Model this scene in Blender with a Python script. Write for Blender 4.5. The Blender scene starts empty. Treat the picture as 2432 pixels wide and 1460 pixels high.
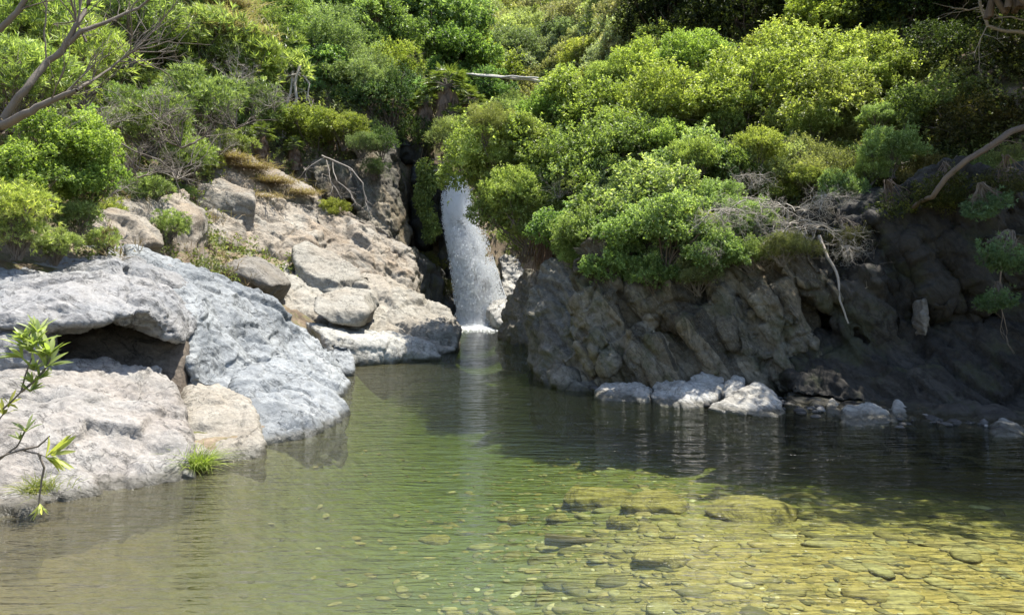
import bpy, bmesh, math, random
import numpy as np
from mathutils import Vector, Matrix

# ------------------------------------------------------------------ camera, sky, sun, exposure
sc = bpy.context.scene
C = sc.collection
F, CX, HY, CH = 1850.0, 1216.0, 635.0, 1.8
cam_d = bpy.data.cameras.new("camera")
cam = bpy.data.objects.new("camera", cam_d); C.objects.link(cam)
cam.location = (0, 0, CH); cam.rotation_euler = (math.pi/2, 0, 0)
cam_d.sensor_width = 36; cam_d.lens = 36*F/2432; cam_d.shift_y = -95/2432
cam_d.clip_end = 600; cam_d.clip_start = 0.05
sc.camera = cam
SUN = Vector((0.24, 0.17, 0.955)).normalized()
el = math.asin(SUN.z)
sd = bpy.data.lights.new("sun", 'SUN'); sd.energy = 4.8; sd.angle = math.radians(0.53); sd.color = (1, .95, .86)
so = bpy.data.objects.new("sun", sd); C.objects.link(so)
so.rotation_euler = SUN.to_track_quat('Z', 'Y').to_euler(); so.location = (0, 0, 60)
w = bpy.data.worlds.new("World"); sc.world = w; w.use_nodes = True
wn = w.node_tree.nodes; wn.clear()
sky = wn.new('ShaderNodeTexSky'); sky.sky_type = 'NISHITA'; sky.sun_disc = False
sky.sun_elevation = el; sky.sun_rotation = math.atan2(SUN.x, SUN.y)
bg = wn.new('ShaderNodeBackground'); bg.inputs[1].default_value = 0.15
wo = wn.new('ShaderNodeOutputWorld')
w.node_tree.links.new(sky.outputs[0], bg.inputs[0]); w.node_tree.links.new(bg.outputs[0], wo.inputs[0])
sc.view_settings.view_transform = 'Standard'; sc.view_settings.look = 'None'
sc.view_settings.exposure = 1.32; sc.view_settings.gamma = 1
cy = sc.cycles
cy.max_bounces = 7; cy.diffuse_bounces = 3; cy.glossy_bounces = 3; cy.transmission_bounces = 4
cy.transparent_max_bounces = 24; cy.caustics_reflective = False; cy.caustics_refractive = False
cy.use_denoising = True; cy.sample_clamp_indirect = 4; cy.sample_clamp_direct = 2.5

# ------------------------------------------------------------------ helpers
def P(px, py, Y): return np.array([(px-CX)/F*Y, Y, CH-(py-HY)/F*Y])
def Wp(px, py): return P(px, py, CH*F/(py-HY))
def unit(a): return a/np.maximum(np.linalg.norm(a, axis=-1, keepdims=True), 1e-9)

_r = np.random.RandomState(11)
_pm = _r.permutation(256); PERM = np.concatenate([_pm]*4)
GR = unit(_r.normal(size=(256, 3)))
def perlin(p):
    p = np.asarray(p, float); i = np.floor(p).astype(int); f = p-i
    u = f*f*f*(f*(f*6-15)+10); i &= 255; out = 0
    for dx in (0, 1):
        for dy in (0, 1):
            for dz in (0, 1):
                h = PERM[PERM[PERM[(i[:, 0]+dx) & 255]+((i[:, 1]+dy) & 255)]+((i[:, 2]+dz) & 255)]
                g = (GR[h]*(f-np.array([dx, dy, dz]))).sum(1)
                wx = u[:, 0] if dx else 1-u[:, 0]; wy = u[:, 1] if dy else 1-u[:, 1]; wz = u[:, 2] if dz else 1-u[:, 2]
                out = out+g*wx*wy*wz
    return out*1.6
def fbm(p, o=4, g=.5):
    s, a, q = 0, 1, np.asarray(p, float)
    for k in range(o): s = s+a*perlin(q); a *= g; q = q*2.03+7.7
    return s
def ridged(p, o=4, g=.5):
    s, a, q = 0, 1, np.asarray(p, float)
    for k in range(o): s = s+a*(1-2*np.abs(perlin(q))); a *= g; q = q*2.1+3.1
    return s
RV = _r.rand(4096, 6)
def cells(p):
    """nearest and second cell distances, and a facet height of the nearest cell"""
    i = np.floor(p).astype(int); f1 = np.full(len(p), 9.); f2 = f1.copy(); fac = np.zeros(len(p))
    for dx in (-1, 0, 1):
        for dy in (-1, 0, 1):
            for dz in (-1, 0, 1):
                c = i+np.array([dx, dy, dz]); m = c & 255
                h = PERM[PERM[PERM[m[:, 0]]+m[:, 1]]+m[:, 2]]*13 % 4096
                r = RV[h]; v = p-(c+r[:, :3]); d = np.sqrt((v*v).sum(1))
                hh = (r[:, 3]-.5)*.9+(v*(r[:, 3:6]-.5)).sum(1)*1.3
                near = d < f1
                f2 = np.where(near, f1, np.minimum(f2, d)); fac = np.where(near, hh, fac); f1 = np.where(near, d, f1)
    return f1, f2, fac

def tag(o, label=None, cat=None, group=None, kind=None):
    if label: o['label'] = label
    if cat: o['category'] = cat
    if group: o['group'] = group
    if kind: o['kind'] = kind
    return o
def empty(name, loc): 
    o = bpy.data.objects.new(name, None); C.objects.link(o); o.location = loc; o.empty_display_size = .2; return o
def link(name, me, parent=None, loc=None):
    o = bpy.data.objects.new(name, me); C.objects.link(o)
    if parent: o.parent = parent
    if loc is not None: o.location = loc
    return o
def mesh_np(name, V, faces_flat, n, mat, tone=None, smooth=False):
    """V (N,3); faces_flat: flat corner indices, n corners per face (int or array)"""
    me = bpy.data.meshes.new(name); V = np.ascontiguousarray(V, dtype=np.float32)
    ff = np.ascontiguousarray(faces_flat, dtype=np.int32).ravel()
    cnt = np.full(len(ff)//n, n, dtype=np.int32) if np.isscalar(n) else np.asarray(n, dtype=np.int32)
    me.vertices.add(len(V)); me.vertices.foreach_set('co', V.ravel())
    me.loops.add(len(ff)); me.loops.foreach_set('vertex_index', ff)
    st = np.concatenate([[0], np.cumsum(cnt)[:-1]]).astype(np.int32)
    me.polygons.add(len(cnt)); me.polygons.foreach_set('loop_start', st); me.polygons.foreach_set('loop_total', cnt)
    me.polygons.foreach_set('use_smooth', np.full(len(cnt), smooth))
    if tone is not None:
        a = me.attributes.new('tone', 'FLOAT', 'POINT'); a.data.foreach_set('value', np.asarray(tone, dtype=np.float32))
    me.materials.append(mat); me.update(); me.validate()
    return me

def frame(n, u):
    n = np.array(n, float); n /= np.linalg.norm(n); u = np.array(u, float); u -= n*(u@n); u /= np.linalg.norm(u)
    return np.stack([u, np.cross(n, u), n], 1)
FR_L = frame((.42, -.38, .82), (.86, .1, -.45)); FR_R = frame((.83, .25, .5), (.48, -.15, -.86)); FR_V = frame((.9, .3, -.15), (.1, 0, 1)); FR_S = frame((.75, .1, .66), (-.6, -.3, .7))
class NT:
    def __init__(s, name):
        s.m = bpy.data.materials.new(name); s.m.use_nodes = True; s.t = s.m.node_tree; s.t.nodes.clear()
        s.out = s.n('ShaderNodeOutputMaterial')
    def n(s, t, **k):
        x = s.t.nodes.new(t)
        for a, b in k.items(): setattr(x, a, b)
        return x
    def l(s, a, b): s.t.links.new(a, b)
    def val(s, x, i, v):
        if hasattr(v, 'is_output'): s.l(v, x.inputs[i])
        else: x.inputs[i].default_value = v
    def noise(s, vec, scale, det=4, rough=.6, dist=0):
        x = s.n('ShaderNodeTexNoise'); s.l(vec, x.inputs['Vector'])
        x.inputs['Scale'].default_value = scale; x.inputs['Detail'].default_value = det
        x.inputs['Roughness'].default_value = rough; x.inputs['Distortion'].default_value = dist
        return x.outputs['Fac']
    def ramp(s, fac, stops, interp='LINEAR'):
        x = s.n('ShaderNodeValToRGB'); s.l(fac, x.inputs[0]); x.color_ramp.interpolation = interp
        e = x.color_ramp.elements
        while len(e) < len(stops): e.new(.5)
        for q, (p, c) in zip(e, stops): q.position = p; q.color = (*c, 1) if len(c) == 3 else c
        return x.outputs[0]
    def mix(s, f, a, b, mode='MIX'):
        x = s.n('ShaderNodeMix', data_type='RGBA', blend_type=mode)
        s.val(x, 0, f)
        for i, v in ((6, a), (7, b)):
            if isinstance(v, tuple): v = (*v, 1) if len(v) == 3 else v
            s.val(x, i, v)
        return x.outputs[2]
    def math(s, op, a, b=0, clamp=False):
        x = s.n('ShaderNodeMath', operation=op); x.use_clamp = clamp; s.val(x, 0, a); s.val(x, 1, b); return x.outputs[0]
    def mapping(s, vec, scale=(1, 1, 1), rot=(0, 0, 0)):
        x = s.n('ShaderNodeMapping'); s.l(vec, x.inputs[0]); x.inputs[2].default_value = rot; x.inputs[3].default_value = scale
        return x.outputs[0]
    def bump(s, h, strength, dist, nrm=None):
        x = s.n('ShaderNodeBump'); x.inputs['Strength'].default_value = strength; x.inputs['Distance'].default_value = dist
        s.l(h, x.inputs['Height'])
        if nrm: s.l(nrm, x.inputs['Normal'])
        return x.outputs[0]
    def pos(s): return s.n('ShaderNodeNewGeometry').outputs['Position']

def rock_mat(name, light, mid, dark, stain, strata=None, sscale=3.0, wet=True, contrast=1.0, stain_amt=.5, moss=0, rough=.8, blocks=1.0, bvar=.15, bmp=.05):
    m = NT(name); p = m.pos()
    eu = tuple(Matrix(strata.T.tolist()).to_euler())
    p0 = m.mapping(p, (1, 1, 1), eu); st = m.mapping(p0, (sscale*.35, sscale*.6, sscale*1.5))
    big = m.noise(p, .8, 3, .6); med = m.noise(st, 1.6, 8, .68, .6); fine = m.noise(p, 22, 6, .75); mot = m.noise(p, 5, 6, .7, .4)
    base = m.mix(m.ramp(med, [(.38-.06*contrast, (0, 0, 0)), (.5+.06*contrast, (1, 1, 1))]), mid, light)
    base = m.mix(m.math('MULTIPLY', m.ramp(big, [(.45, (0, 0, 0)), (.62, (1, 1, 1))]), stain_amt), base, stain)
    base = m.mix(m.ramp(mot, [(.28, (1, 1, 1)), (.44, (0, 0, 0))]), base, dark)
    bl = m.n('ShaderNodeTexVoronoi'); m.l(m.mapping(p0, (sscale*.3, sscale*.45, sscale*1.0)), bl.inputs['Vector']); bl.inputs['Scale'].default_value = blocks
    bc = m.n('ShaderNodeSeparateXYZ'); m.l(bl.outputs['Color'], bc.inputs[0])
    base = m.mix(m.math('MULTIPLY', bc.outputs[0], bvar), base, stain)
    base = m.mix(1.0, base, m.ramp(bc.outputs[1], [(0, (1-bvar,)*3), (1, (1+.3*bvar,)*3)]), 'MULTIPLY')
    # thin seams
    v = m.n('ShaderNodeTexNoise'); m.l(m.mapping(p0, (sscale*.3, sscale*.4, sscale*1.1)), v.inputs['Vector'])
    v.inputs['Scale'].default_value = 1.1; v.inputs['Detail'].default_value = 9; v.inputs['Roughness'].default_value = .62; v.inputs['Distortion'].default_value = 1.3
    seam = m.ramp(m.math('ABSOLUTE', m.math('SUBTRACT', v.outputs['Fac'], .5)), [(0, (1, 1, 1)), (.012, (0, 0, 0))])
    base = m.mix(m.math('MULTIPLY', seam, .65), base, tuple(c*.45 for c in dark))
    v2 = m.noise(st, 3.1, 7, .6, 2.0)
    vein = m.ramp(m.math('ABSOLUTE', m.math('SUBTRACT', v2, .52)), [(0, (1, 1, 1)), (.01, (0, 0, 0))])
    base = m.mix(m.math('MULTIPLY', vein, .5), base, tuple(min(.8, c*1.5) for c in light))
    base = m.mix(1.0, base, m.ramp(fine, [(.3, (.62,)*3), (.65, (1.15,)*3)]), 'MULTIPLY')
    if moss:
        mo = m.ramp(m.noise(p, 2.2, 5, .7), [(.52, (0, 0, 0)), (.62, (1, 1, 1))])
        base = m.mix(m.math('MULTIPLY', mo, moss), base, (.045, .05, .018))
    rg = rough
    if wet:
        sx = m.n('ShaderNodeSeparateXYZ'); m.l(p, sx.inputs[0])
        z = m.math('ADD', sx.outputs[2], m.math('MULTIPLY', m.math('SUBTRACT', mot, .5), .10))
        wt = m.ramp(z, [(.045, (1, 1, 1)), (.10, (0, 0, 0))])
        base = m.mix(m.math('MULTIPLY', wt, .8), base, m.mix(.5, tuple(c*.3 for c in dark), (.05, .045, .02)))
        rg = m.math('SUBTRACT', rough, m.math('MULTIPLY', wt, .5))
    nb = m.bump(med, 1, bmp); nb = m.bump(mot, .9, bmp*.6, nb); nb = m.bump(fine, .8, .010, nb)
    nb = m.bump(m.math('SUBTRACT', 1, seam), .5, .012, nb)
    b = m.n('ShaderNodeBsdfPrincipled'); m.l(base, b.inputs['Base Color']); m.val(b, 'Roughness', rg); b.inputs['Specular IOR Level'].default_value = .3
    m.l(nb, b.inputs['Normal']); m.l(b.outputs[0], m.out.inputs[0])
    return m.m

def leaf_mat(name, a, b, c=None, trans=.4, gloss=.35, rough=.45):
    m = NT(name)
    at = m.n('ShaderNodeAttribute', attribute_name='tone').outputs['Fac']
    oi = m.n('ShaderNodeObjectInfo').outputs['Color']
    col = m.ramp(at, [(0, a), (.75, b), (1, c or b)])
    col = m.mix(1.0, col, oi, 'MULTIPLY')
    p = m.n('ShaderNodeBsdfPrincipled'); m.l(col, p.inputs['Base Color']); p.inputs['Roughness'].default_value = rough
    p.inputs['Specular IOR Level'].default_value = gloss
    t = m.n('ShaderNodeBsdfTranslucent'); m.l(m.mix(1.0, col, (1.3, 1.45, .6), 'MULTIPLY'), t.inputs[0])
    x = m.n('ShaderNodeMixShader'); x.inputs[0].default_value = trans
    m.l(p.outputs[0], x.inputs[1]); m.l(t.outputs[0], x.inputs[2]); m.l(x.outputs[0], m.out.inputs[0])
    return m.m
def bark_mat(name, a, b, scale=14):
    m = NT(name); p = m.pos(); n = m.noise(m.mapping(p, (1, 1, .5)), scale, 6, .7)
    col = m.mix(n, a, b)
    bs = m.n('ShaderNodeBsdfPrincipled'); m.l(col, bs.inputs['Base Color']); bs.inputs['Roughness'].default_value = .85
    m.l(m.bump(n, .6, .02), bs.inputs['Normal']); m.l(bs.outputs[0], m.out.inputs[0]); return m.m

# materials -----------------------------------------------------------------
STR_L = FR_L
M = dict(
 pink=rock_mat('rock_pinkish', (.285, .273, .25), (.185, .176, .16), (.07, .065, .058), (.245, .205, .17), STR_L, 2.2, stain_amt=.5, contrast=1.6),
 blue=rock_mat('rock_bluegrey', (.30, .312, .31), (.165, .178, .185), (.042, .048, .054), (.115, .128, .138), STR_L, 1.6, contrast=2.2, stain_amt=.85, bvar=.2),
 bank=rock_mat('rock_greypink', (.27, .262, .25), (.165, .16, .155), (.05, .048, .047), (.16, .172, .182), STR_L, 2.0, contrast=2.0, stain_amt=.6),
 beige=rock_mat('rock_beige', (.29, .275, .235), (.195, .182, .15), (.065, .06, .047), (.23, .19, .14), STR_L, 1.8, contrast=1.5),
 pale=rock_mat('rock_pale', (.34, .335, .305), (.25, .245, .22), (.09, .085, .075), (.22, .205, .17), STR_L, 1.6, contrast=1.2),
 warm=rock_mat('rock_warm', (.275, .255, .215), (.175, .153, .12), (.06, .05, .038), (.25, .175, .105), STR_L, 2.2, wet=False, contrast=1.6, bvar=.25),
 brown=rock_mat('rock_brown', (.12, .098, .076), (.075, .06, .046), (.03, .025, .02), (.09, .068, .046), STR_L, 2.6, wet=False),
 grey=rock_mat('rock_grey', (.19, .175, .15), (.12, .11, .092), (.035, .032, .028), (.15, .125, .09), STR_L, 2.4),
 slate=rock_mat('rock_slate', (.20, .185, .15), (.095, .088, .073), (.024, .022, .019), (.14, .115, .075), FR_S, 3.0, contrast=2.2, stain_amt=.6, moss=.3, bvar=.3, bmp=.07),
 cliff=rock_mat('rock_cliff', (.25, .228, .18), (.10, .092, .074), (.02, .018, .015), (.17, .13, .075), FR_R, 2.2, contrast=2.4, stain_amt=.8, moss=.55, bvar=.7, blocks=1.3, bmp=.08),
 pillar=rock_mat('rock_pillar', (.15, .14, .115), (.08, .073, .06), (.026, .023, .019), (.12, .095, .06), FR_V, 2.6, contrast=1.6, moss=.3, wet=False),
 cave=rock_mat('rock_cave', (.05, .045, .037), (.018, .0165, .014), (.006, .0055, .005), (.024, .02, .014), FR_R, 2.2, moss=.4, bvar=.5, blocks=1.1),  # near-black rock: the shade of the overhang is put into this colour
 white=rock_mat('rock_white', (.44, .43, .395), (.25, .24, .22), (.055, .052, .046), (.21, .185, .14), FR_R, 2.6, contrast=1.8),
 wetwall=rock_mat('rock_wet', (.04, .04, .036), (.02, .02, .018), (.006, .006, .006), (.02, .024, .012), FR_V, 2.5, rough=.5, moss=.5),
 under=rock_mat('rock_underwater', (.33, .27, .12), (.24, .20, .09), (.10, .085, .045), (.25, .215, .10), STR_L, 2.0, wet=False),
)
leaf = dict(
 lime=leaf_mat('leaf_lime', (.08, .11, .035), (.28, .33, .12), (.46, .50, .25), .5),
 bright=leaf_mat('leaf_bright', (.07, .11, .035), (.22, .285, .095), (.40, .46, .20), .5),
 olive=leaf_mat('leaf_olive', (.07, .085, .04), (.19, .215, .11), (.34, .36, .20), .45),
 oleander=leaf_mat('leaf_oleander', (.10, .13, .06), (.27, .32, .14), (.48, .51, .31), .45, .5, .4),
 far=leaf_mat('leaf_far', (.09, .10, .06), (.21, .22, .135), (.34, .34, .24), .42),
 dark=leaf_mat('leaf_dark', (.016, .023, .011), (.042, .055, .021), (.085, .10, .038), .3, .12),  # low albedo: shade of the upper right trees is partly in this colour
 dry=leaf_mat('leaf_dry', (.12, .09, .06), (.26, .20, .12), (.38, .30, .2), .3, .2),
 palm=leaf_mat('leaf_palm', (.06, .08, .03), (.19, .23, .08), (.36, .38, .16), .42, .5, .4),
 grass=leaf_mat('leaf_grass', (.08, .11, .03), (.2, .25, .065), (.36, .38, .14), .45),
 drygrass=leaf_mat('leaf_drygrass', (.16, .115, .07), (.31, .235, .14), (.42, .345, .235), .3, .2),
 deadpalm=leaf_mat('leaf_deadpalm', (.05, .035, .025), (.14, .10, .07), (.26, .2, .14), .2, .2),
)
bark = dict(
 grey=bark_mat('bark_grey', (.07, .056, .042), (.2, .165, .13)),
 brown=bark_mat('bark_brown', (.06, .043, .03), (.16, .115, .078)),
 pale=bark_mat('bark_pale', (.16, .135, .11), (.42, .37, .31)),
 root=bark_mat('bark_root', (.09, .065, .045), (.28, .21, .15)),
 log=bark_mat('bark_log', (.3, .27, .22), (.62, .58, .5), 9),
)

# ------------------------------------------------------------------ terrain
pool = np.array([(-3.95, 5.9), (-3.5, 4.9), (-3.0, 3.9), (-2.75, 2.6), (-1, 1.5), (3, 1.3), (7, 2), (9.5, 5), (10.5, 7.4), (9.5, 9.8), (6.2, 11.1), (4.4, 11.5),
 (3.4, 11.8), (2.2, 12.3), (1.3, 13.2), (1.0, 14.6), (.8, 17), (.7, 20.2), (.6, 26.3), (-3.2, 26.3), (-3.0, 22.5), (-1.9, 19.5), (-1.35, 17), (-1.5, 15.2),
 (-2.9, 14.7), (-2.7, 12.3), (-2.25, 9.0), (-2.4, 7.5), (-2.85, 6.8)])
def pool_sd(X, Y):
    """signed distance to the pool outline, positive outside"""
    d = np.full(X.shape, 1e9); ins = np.zeros(X.shape, bool); n = len(pool)
    for k in range(n):
        a, b = pool[k], pool[(k+1) % n]; e = b-a
        t = np.clip(((X-a[0])*e[0]+(Y-a[1])*e[1])/(e@e), 0, 1)
        d = np.minimum(d, np.hypot(X-a[0]-t*e[0], Y-a[1]-t*e[1]))
        c = ((a[1] > Y) != (b[1] > Y)) & (X < (b[0]-a[0])*(Y-a[1])/(b[1]-a[1]+1e-12)+a[0])
        ins ^= c
    return np.where(ins, -d, d)
ctl = [P(*q) for q in [
 (-100, 700, 8), (0, 620, 9), (250, 600, 11.5), (-400, 600, 8), (-900, 500, 8), (100, 560, 11.5), (350, 600, 13), (450, 570, 16.5), (450, 470, 18), (480, 400, 20), (600, 430, 21.5), (0, 430, 13), (200, 420, 16), (-300, 250, 14),
 (500, 300, 23), (700, 470, 23), (780, 340, 24.8), (850, 300, 25.5), (600, 150, 26), (650, 0, 30), (300, 200, 22), (300, 0, 26), (0, 0, 22), (0, 200, 17), (-500, 0, 18), (300, -400, 32),
 (900, 100, 30), (900, -100, 36), (650, -500, 42), (970, 330, 27), (1060, 330, 27.5), (1150, 400, 28.5), (1250, 430, 29), (1200, 330, 32), (1040, 180, 31), (1150, 230, 33), (1300, 230, 34),
 (1250, 100, 46), (1250, 0, 56), (1400, 100, 45), (1250, -250, 75), (1450, -50, 55), (1000, -300, 60), (1000, 0, 40),
 (1330, 500, 26), (1330, 640, 22), (1320, 560, 17.5), (1400, 600, 16), (1400, 400, 19), (1400, 250, 26), (1600, 560, 14.3), (1600, 350, 17.5), (1600, 180, 22), (1550, 80, 26),
 (1850, 560, 13.3), (1850, 350, 16), (1800, 120, 21), (1750, 0, 23.5), (1750, -500, 27.5), (1950, -600, 26), (2000, 0, 20.5), (2100, 200, 16.5), (2100, 400, 13.8), (2300, 420, 12.3), (2300, 200, 14), (2350, 0, 16.5), (2350, -500, 20),
 (2600, 400, 11), (2700, 200, 12), (2900, 600, 10), (2900, 0, 14), (3300, 400, 10), (2600, -700, 20), (1560, -300, 40),
 ]] + [np.array(q) for q in [(-3.6, 7.5, .1), (-4.6, 7, .2), (-5.2, 6.4, .25), (-4.7, 8.2, .4), (-6.5, 6.5, .6), (-3.2, 9, .1), (-3.4, 12, .2), (-3.6, 15, .3), (-2.5, 17, .1), (-2.4, 20, .2), (-2.8, 23, .6), (-2.5, 26.2, 3.5), (0, 26.5, .5), (.5, 24, .4), (.6, 20, .3),
 (1.2, 16, .3), (1.2, 13.6, .3), (2, 12.2, .3), (4, 11.2, .3), (6, 10.2, .2), (9, 9, .2), (11, 5, .4), (-4.6, 5.5, .5), (-3.6, 3.5, .35), (-6, 3, 1.2), (-3.5, 1, .5), (0, 0, .15), (4, 0, .3), (9, 0, .8), (0, -4, .8), (14, -3, 2), (-12, -3, 4), (-20, 10, 12), (-35, 25, 26), (30, 5, 12), (40, 25, 26),
 (-50, 0, 25), (50, 0, 20), (0, 110, 48), (-50, 80, 48), (50, 80, 48), (25, 45, 30), (-25, 50, 34)]]
ctl = np.array(ctl)
cp = ctl[:, :2]
def _phi(a, b): 
    r = np.sqrt(((a[:, None]-b[None])**2).sum(-1)); return r
A = _phi(cp, cp)+np.eye(len(cp))*-.05
A = np.block([[A, np.c_[np.ones(len(cp)), cp]], [np.c_[np.ones(len(cp)), cp].T, np.zeros((3, 3))]])
sol = np.linalg.solve(A, np.r_[ctl[:, 2], 0, 0, 0])
def rbf(X, Y):
    q = np.c_[X.ravel(), Y.ravel()]; out = np.zeros(len(q))
    for s in range(0, len(q), 20000):
        b = q[s:s+20000]; out[s:s+20000] = _phi(b, cp)@sol[:len(cp)]+np.c_[np.ones(len(b)), b]@sol[len(cp):]
    return out.reshape(X.shape)
def terrain(X, Y):
    X = np.asarray(X, float); Y = np.asarray(Y, float)
    d = pool_sd(X, Y)
    p = np.stack([X.ravel(), Y.ravel(), np.zeros(X.size)], 1)
    n1 = fbm(p*.35, 4).reshape(X.shape); n2 = fbm(p*1.7+9, 3).reshape(X.shape)
    out = np.maximum(rbf(X, Y), .12)+n1*np.clip(d*.12, 0, .9)+n2*np.clip(d*.08, 0, .12)
    deep = .42+.5*np.clip((1.2-X)/2.5, 0, 1)+.35*np.clip((Y-6.5)/3, 0, 1)
    bed = -.10-deep*(1-np.exp(np.minimum(d, 0)*(1.4+.0*X)/deep))+n2*.03+n1*.05
    t = np.clip(d/.35, 0, 1)
    return np.where(d < 0, bed, -.10+(np.maximum(out, .15)+.10)*t*t*(3-2*t))
def axis(lo, mid0, mid1, hi, fine, grow):
    a = [mid0]; s = fine
    while a[-1] < mid1: a.append(a[-1]+fine)
    while a[-1] < hi: s *= grow; a.append(a[-1]+s)
    s = fine; b = [mid0]
    while b[-1] > lo: s *= grow; b.append(b[-1]-s)
    return np.array(b[:0:-1]+a)
ax = axis(-50, -6, 8, 50, .11, 1.05); ay = axis(-5, 2, 27, 115, .12, 1.035)
GX, GY = np.meshgrid(ax, ay); GZ = terrain(GX, GY)
nx, ny = len(ax), len(ay); idx = np.arange(nx*ny).reshape(ny, nx)
quads = np.stack([idx[:-1, :-1], idx[:-1, 1:], idx[1:, 1:], idx[1:, :-1]], -1).reshape(-1, 4)
def ground_mat():
    m = NT('hill_earth'); p = m.pos(); n = m.noise(p, .9, 6, .65); f = m.noise(p, 14, 5, .75); g = m.noise(p, 2.7, 5, .7)
    earth = m.ramp(n, [(.35, (.07, .052, .036)), (.5, (.17, .13, .09)), (.66, (.27, .215, .15))])
    earth = m.mix(m.ramp(g, [(.48, (0, 0, 0)), (.6, (1, 1, 1))]), earth, (.11, .11, .045))
    earth = m.mix(1., earth, m.ramp(f, [(.3, (.5,)*3), (.65, (1.2,)*3)]), 'MULTIPLY')
    # pool bed: silt, algae, ochre stones
    sx = m.n('ShaderNodeSeparateXYZ'); m.l(p, sx.inputs[0])
    xs = m.math('ADD', sx.outputs[0], m.math('MULTIPLY', m.math('SUBTRACT', g, .5), 1.4))
    ys = m.math('ADD', sx.outputs[1], m.math('MULTIPLY', m.math('SUBTRACT', g, .5), 2))
    bedc = m.ramp(m.math('MULTIPLY', m.math('ADD', xs, 3.5), .15), [(.0, (.20, .15, .095)), (.28, (.14, .14, .08)), (.5, (.115, .14, .052)), (.66, (.27, .225, .11)), (.95, (.36, .28, .135))])
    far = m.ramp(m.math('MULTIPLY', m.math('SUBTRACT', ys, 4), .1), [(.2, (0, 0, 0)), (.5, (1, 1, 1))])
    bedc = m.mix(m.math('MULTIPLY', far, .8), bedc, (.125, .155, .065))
    vo = m.n('ShaderNodeTexVoronoi'); m.l(m.mapping(p, (1, 1.3, 1), (0, 0, .5)), vo.inputs['Vector']); vo.inputs['Scale'].default_value = 9
    vo.inputs['Randomness'].default_value = 1
    sh = m.ramp(m.noise(m.mapping(p, (1, 2.2, 1), (0, 0, .8)), 5, 6, .7, .6), [(.3, (.55,)*3), (.68, (1.25,)*3)])
    bedc = m.mix(1., bedc, sh, 'MULTIPLY')
    bedc = m.mix(m.ramp(f, [(.3, (1, 1, 1)), (.46, (0, 0, 0))]), bedc, (.06, .065, .025))
    under = m.ramp(sx.outputs[2], [(.0, (1, 1, 1)), (.03, (0, 0, 0))])
    col = m.mix(under, earth, bedc)
    b = m.n('ShaderNodeBsdfPrincipled'); m.l(col, b.inputs['Base Color']); b.inputs['Roughness'].default_value = .9; b.inputs['Specular IOR Level'].default_value = .15
    m.l(m.bump(f, .6, .04, m.bump(vo.outputs['Distance'], -.5, .04)), b.inputs['Normal']); m.l(b.outputs[0], m.out.inputs[0]); return m.m
o = link('ground', mesh_np('ground', np.c_[GX.ravel(), GY.ravel(), GZ.ravel()], quads, 4, ground_mat(), smooth=True))
tag(o, kind='structure')

# ------------------------------------------------------------------ water
def water_mat():
    m = NT('pool_water'); p = m.pos()
    sx = m.n('ShaderNodeSeparateXYZ'); m.l(p, sx.inputs[0])
    r1 = m.noise(m.mapping(p, (2.2, 9, 1), (0, 0, .10)), 1.0, 3, .5, .5)
    r2 = m.noise(m.mapping(p, (.5, 2.2, 1), (0, 0, -.1)), 1.0, 3, .5)
    r3 = m.noise(m.mapping(p, (9, 22, 1), (0, 0, .15)), 1.0, 2, .5)
    r4 = m.math('MULTIPLY', m.noise(m.mapping(p, (2.2, 13, 1), (0, 0, -.22)), 1.0, 2, .5, .8), m.ramp(m.math('MULTIPLY', sx.outputs[1], .1), [(.45, (1, 1, 1)), (.9, (.15,)*3)]))
    nb = m.bump(r2, .4, .10); nb = m.bump(r1, .9, .05, nb); nb = m.bump(r4, .9, .035, nb); nb = m.bump(r3, .7, .008, nb)
    fr = m.n('ShaderNodeFresnel'); fr.inputs[0].default_value = 1.33; m.l(nb, fr.inputs[1])
    gl = m.n('ShaderNodeBsdfGlossy'); gl.inputs['Roughness'].default_value = .04; m.l(nb, gl.inputs['Normal'])
    tr = m.n('ShaderNodeBsdfTransparent'); tr.inputs[0].default_value = (.93, .96, .88, 1)
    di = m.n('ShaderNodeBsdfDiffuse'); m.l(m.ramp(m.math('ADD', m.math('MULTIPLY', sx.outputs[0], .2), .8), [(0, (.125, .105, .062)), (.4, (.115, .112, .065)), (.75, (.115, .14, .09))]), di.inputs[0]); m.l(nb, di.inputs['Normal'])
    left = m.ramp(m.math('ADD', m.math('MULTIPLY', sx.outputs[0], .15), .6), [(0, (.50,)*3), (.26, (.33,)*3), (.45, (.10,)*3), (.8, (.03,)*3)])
    near = m.ramp(m.math('MULTIPLY', sx.outputs[1], .1), [(.4, (.22,)*3), (.60, (0, 0, 0))])  # near water paler: sky reflection and murk put in as diffuse colour
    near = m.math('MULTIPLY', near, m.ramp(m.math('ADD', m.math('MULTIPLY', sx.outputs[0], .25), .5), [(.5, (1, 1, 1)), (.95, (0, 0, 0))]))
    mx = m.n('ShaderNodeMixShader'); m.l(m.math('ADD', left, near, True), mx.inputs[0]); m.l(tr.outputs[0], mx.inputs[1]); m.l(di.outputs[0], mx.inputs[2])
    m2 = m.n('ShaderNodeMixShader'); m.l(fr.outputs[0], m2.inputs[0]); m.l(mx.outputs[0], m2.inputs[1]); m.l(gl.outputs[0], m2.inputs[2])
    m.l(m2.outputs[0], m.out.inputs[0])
    va = m.n('ShaderNodeVolumeAbsorption'); va.inputs[0].default_value = (.73, .78, .48, 1); va.inputs[1].default_value = .6
    m.l(va.outputs[0], m.out.inputs[1])
    return m.m
wx0, wx1, wy0, wy1 = -5.2, 11, .2, 27
Vw = np.array([(x, y, z) for z in (-2.2, 0) for x, y in ((wx0, wy0), (wx1, wy0), (wx1, wy1), (wx0, wy1))], float)
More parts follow.
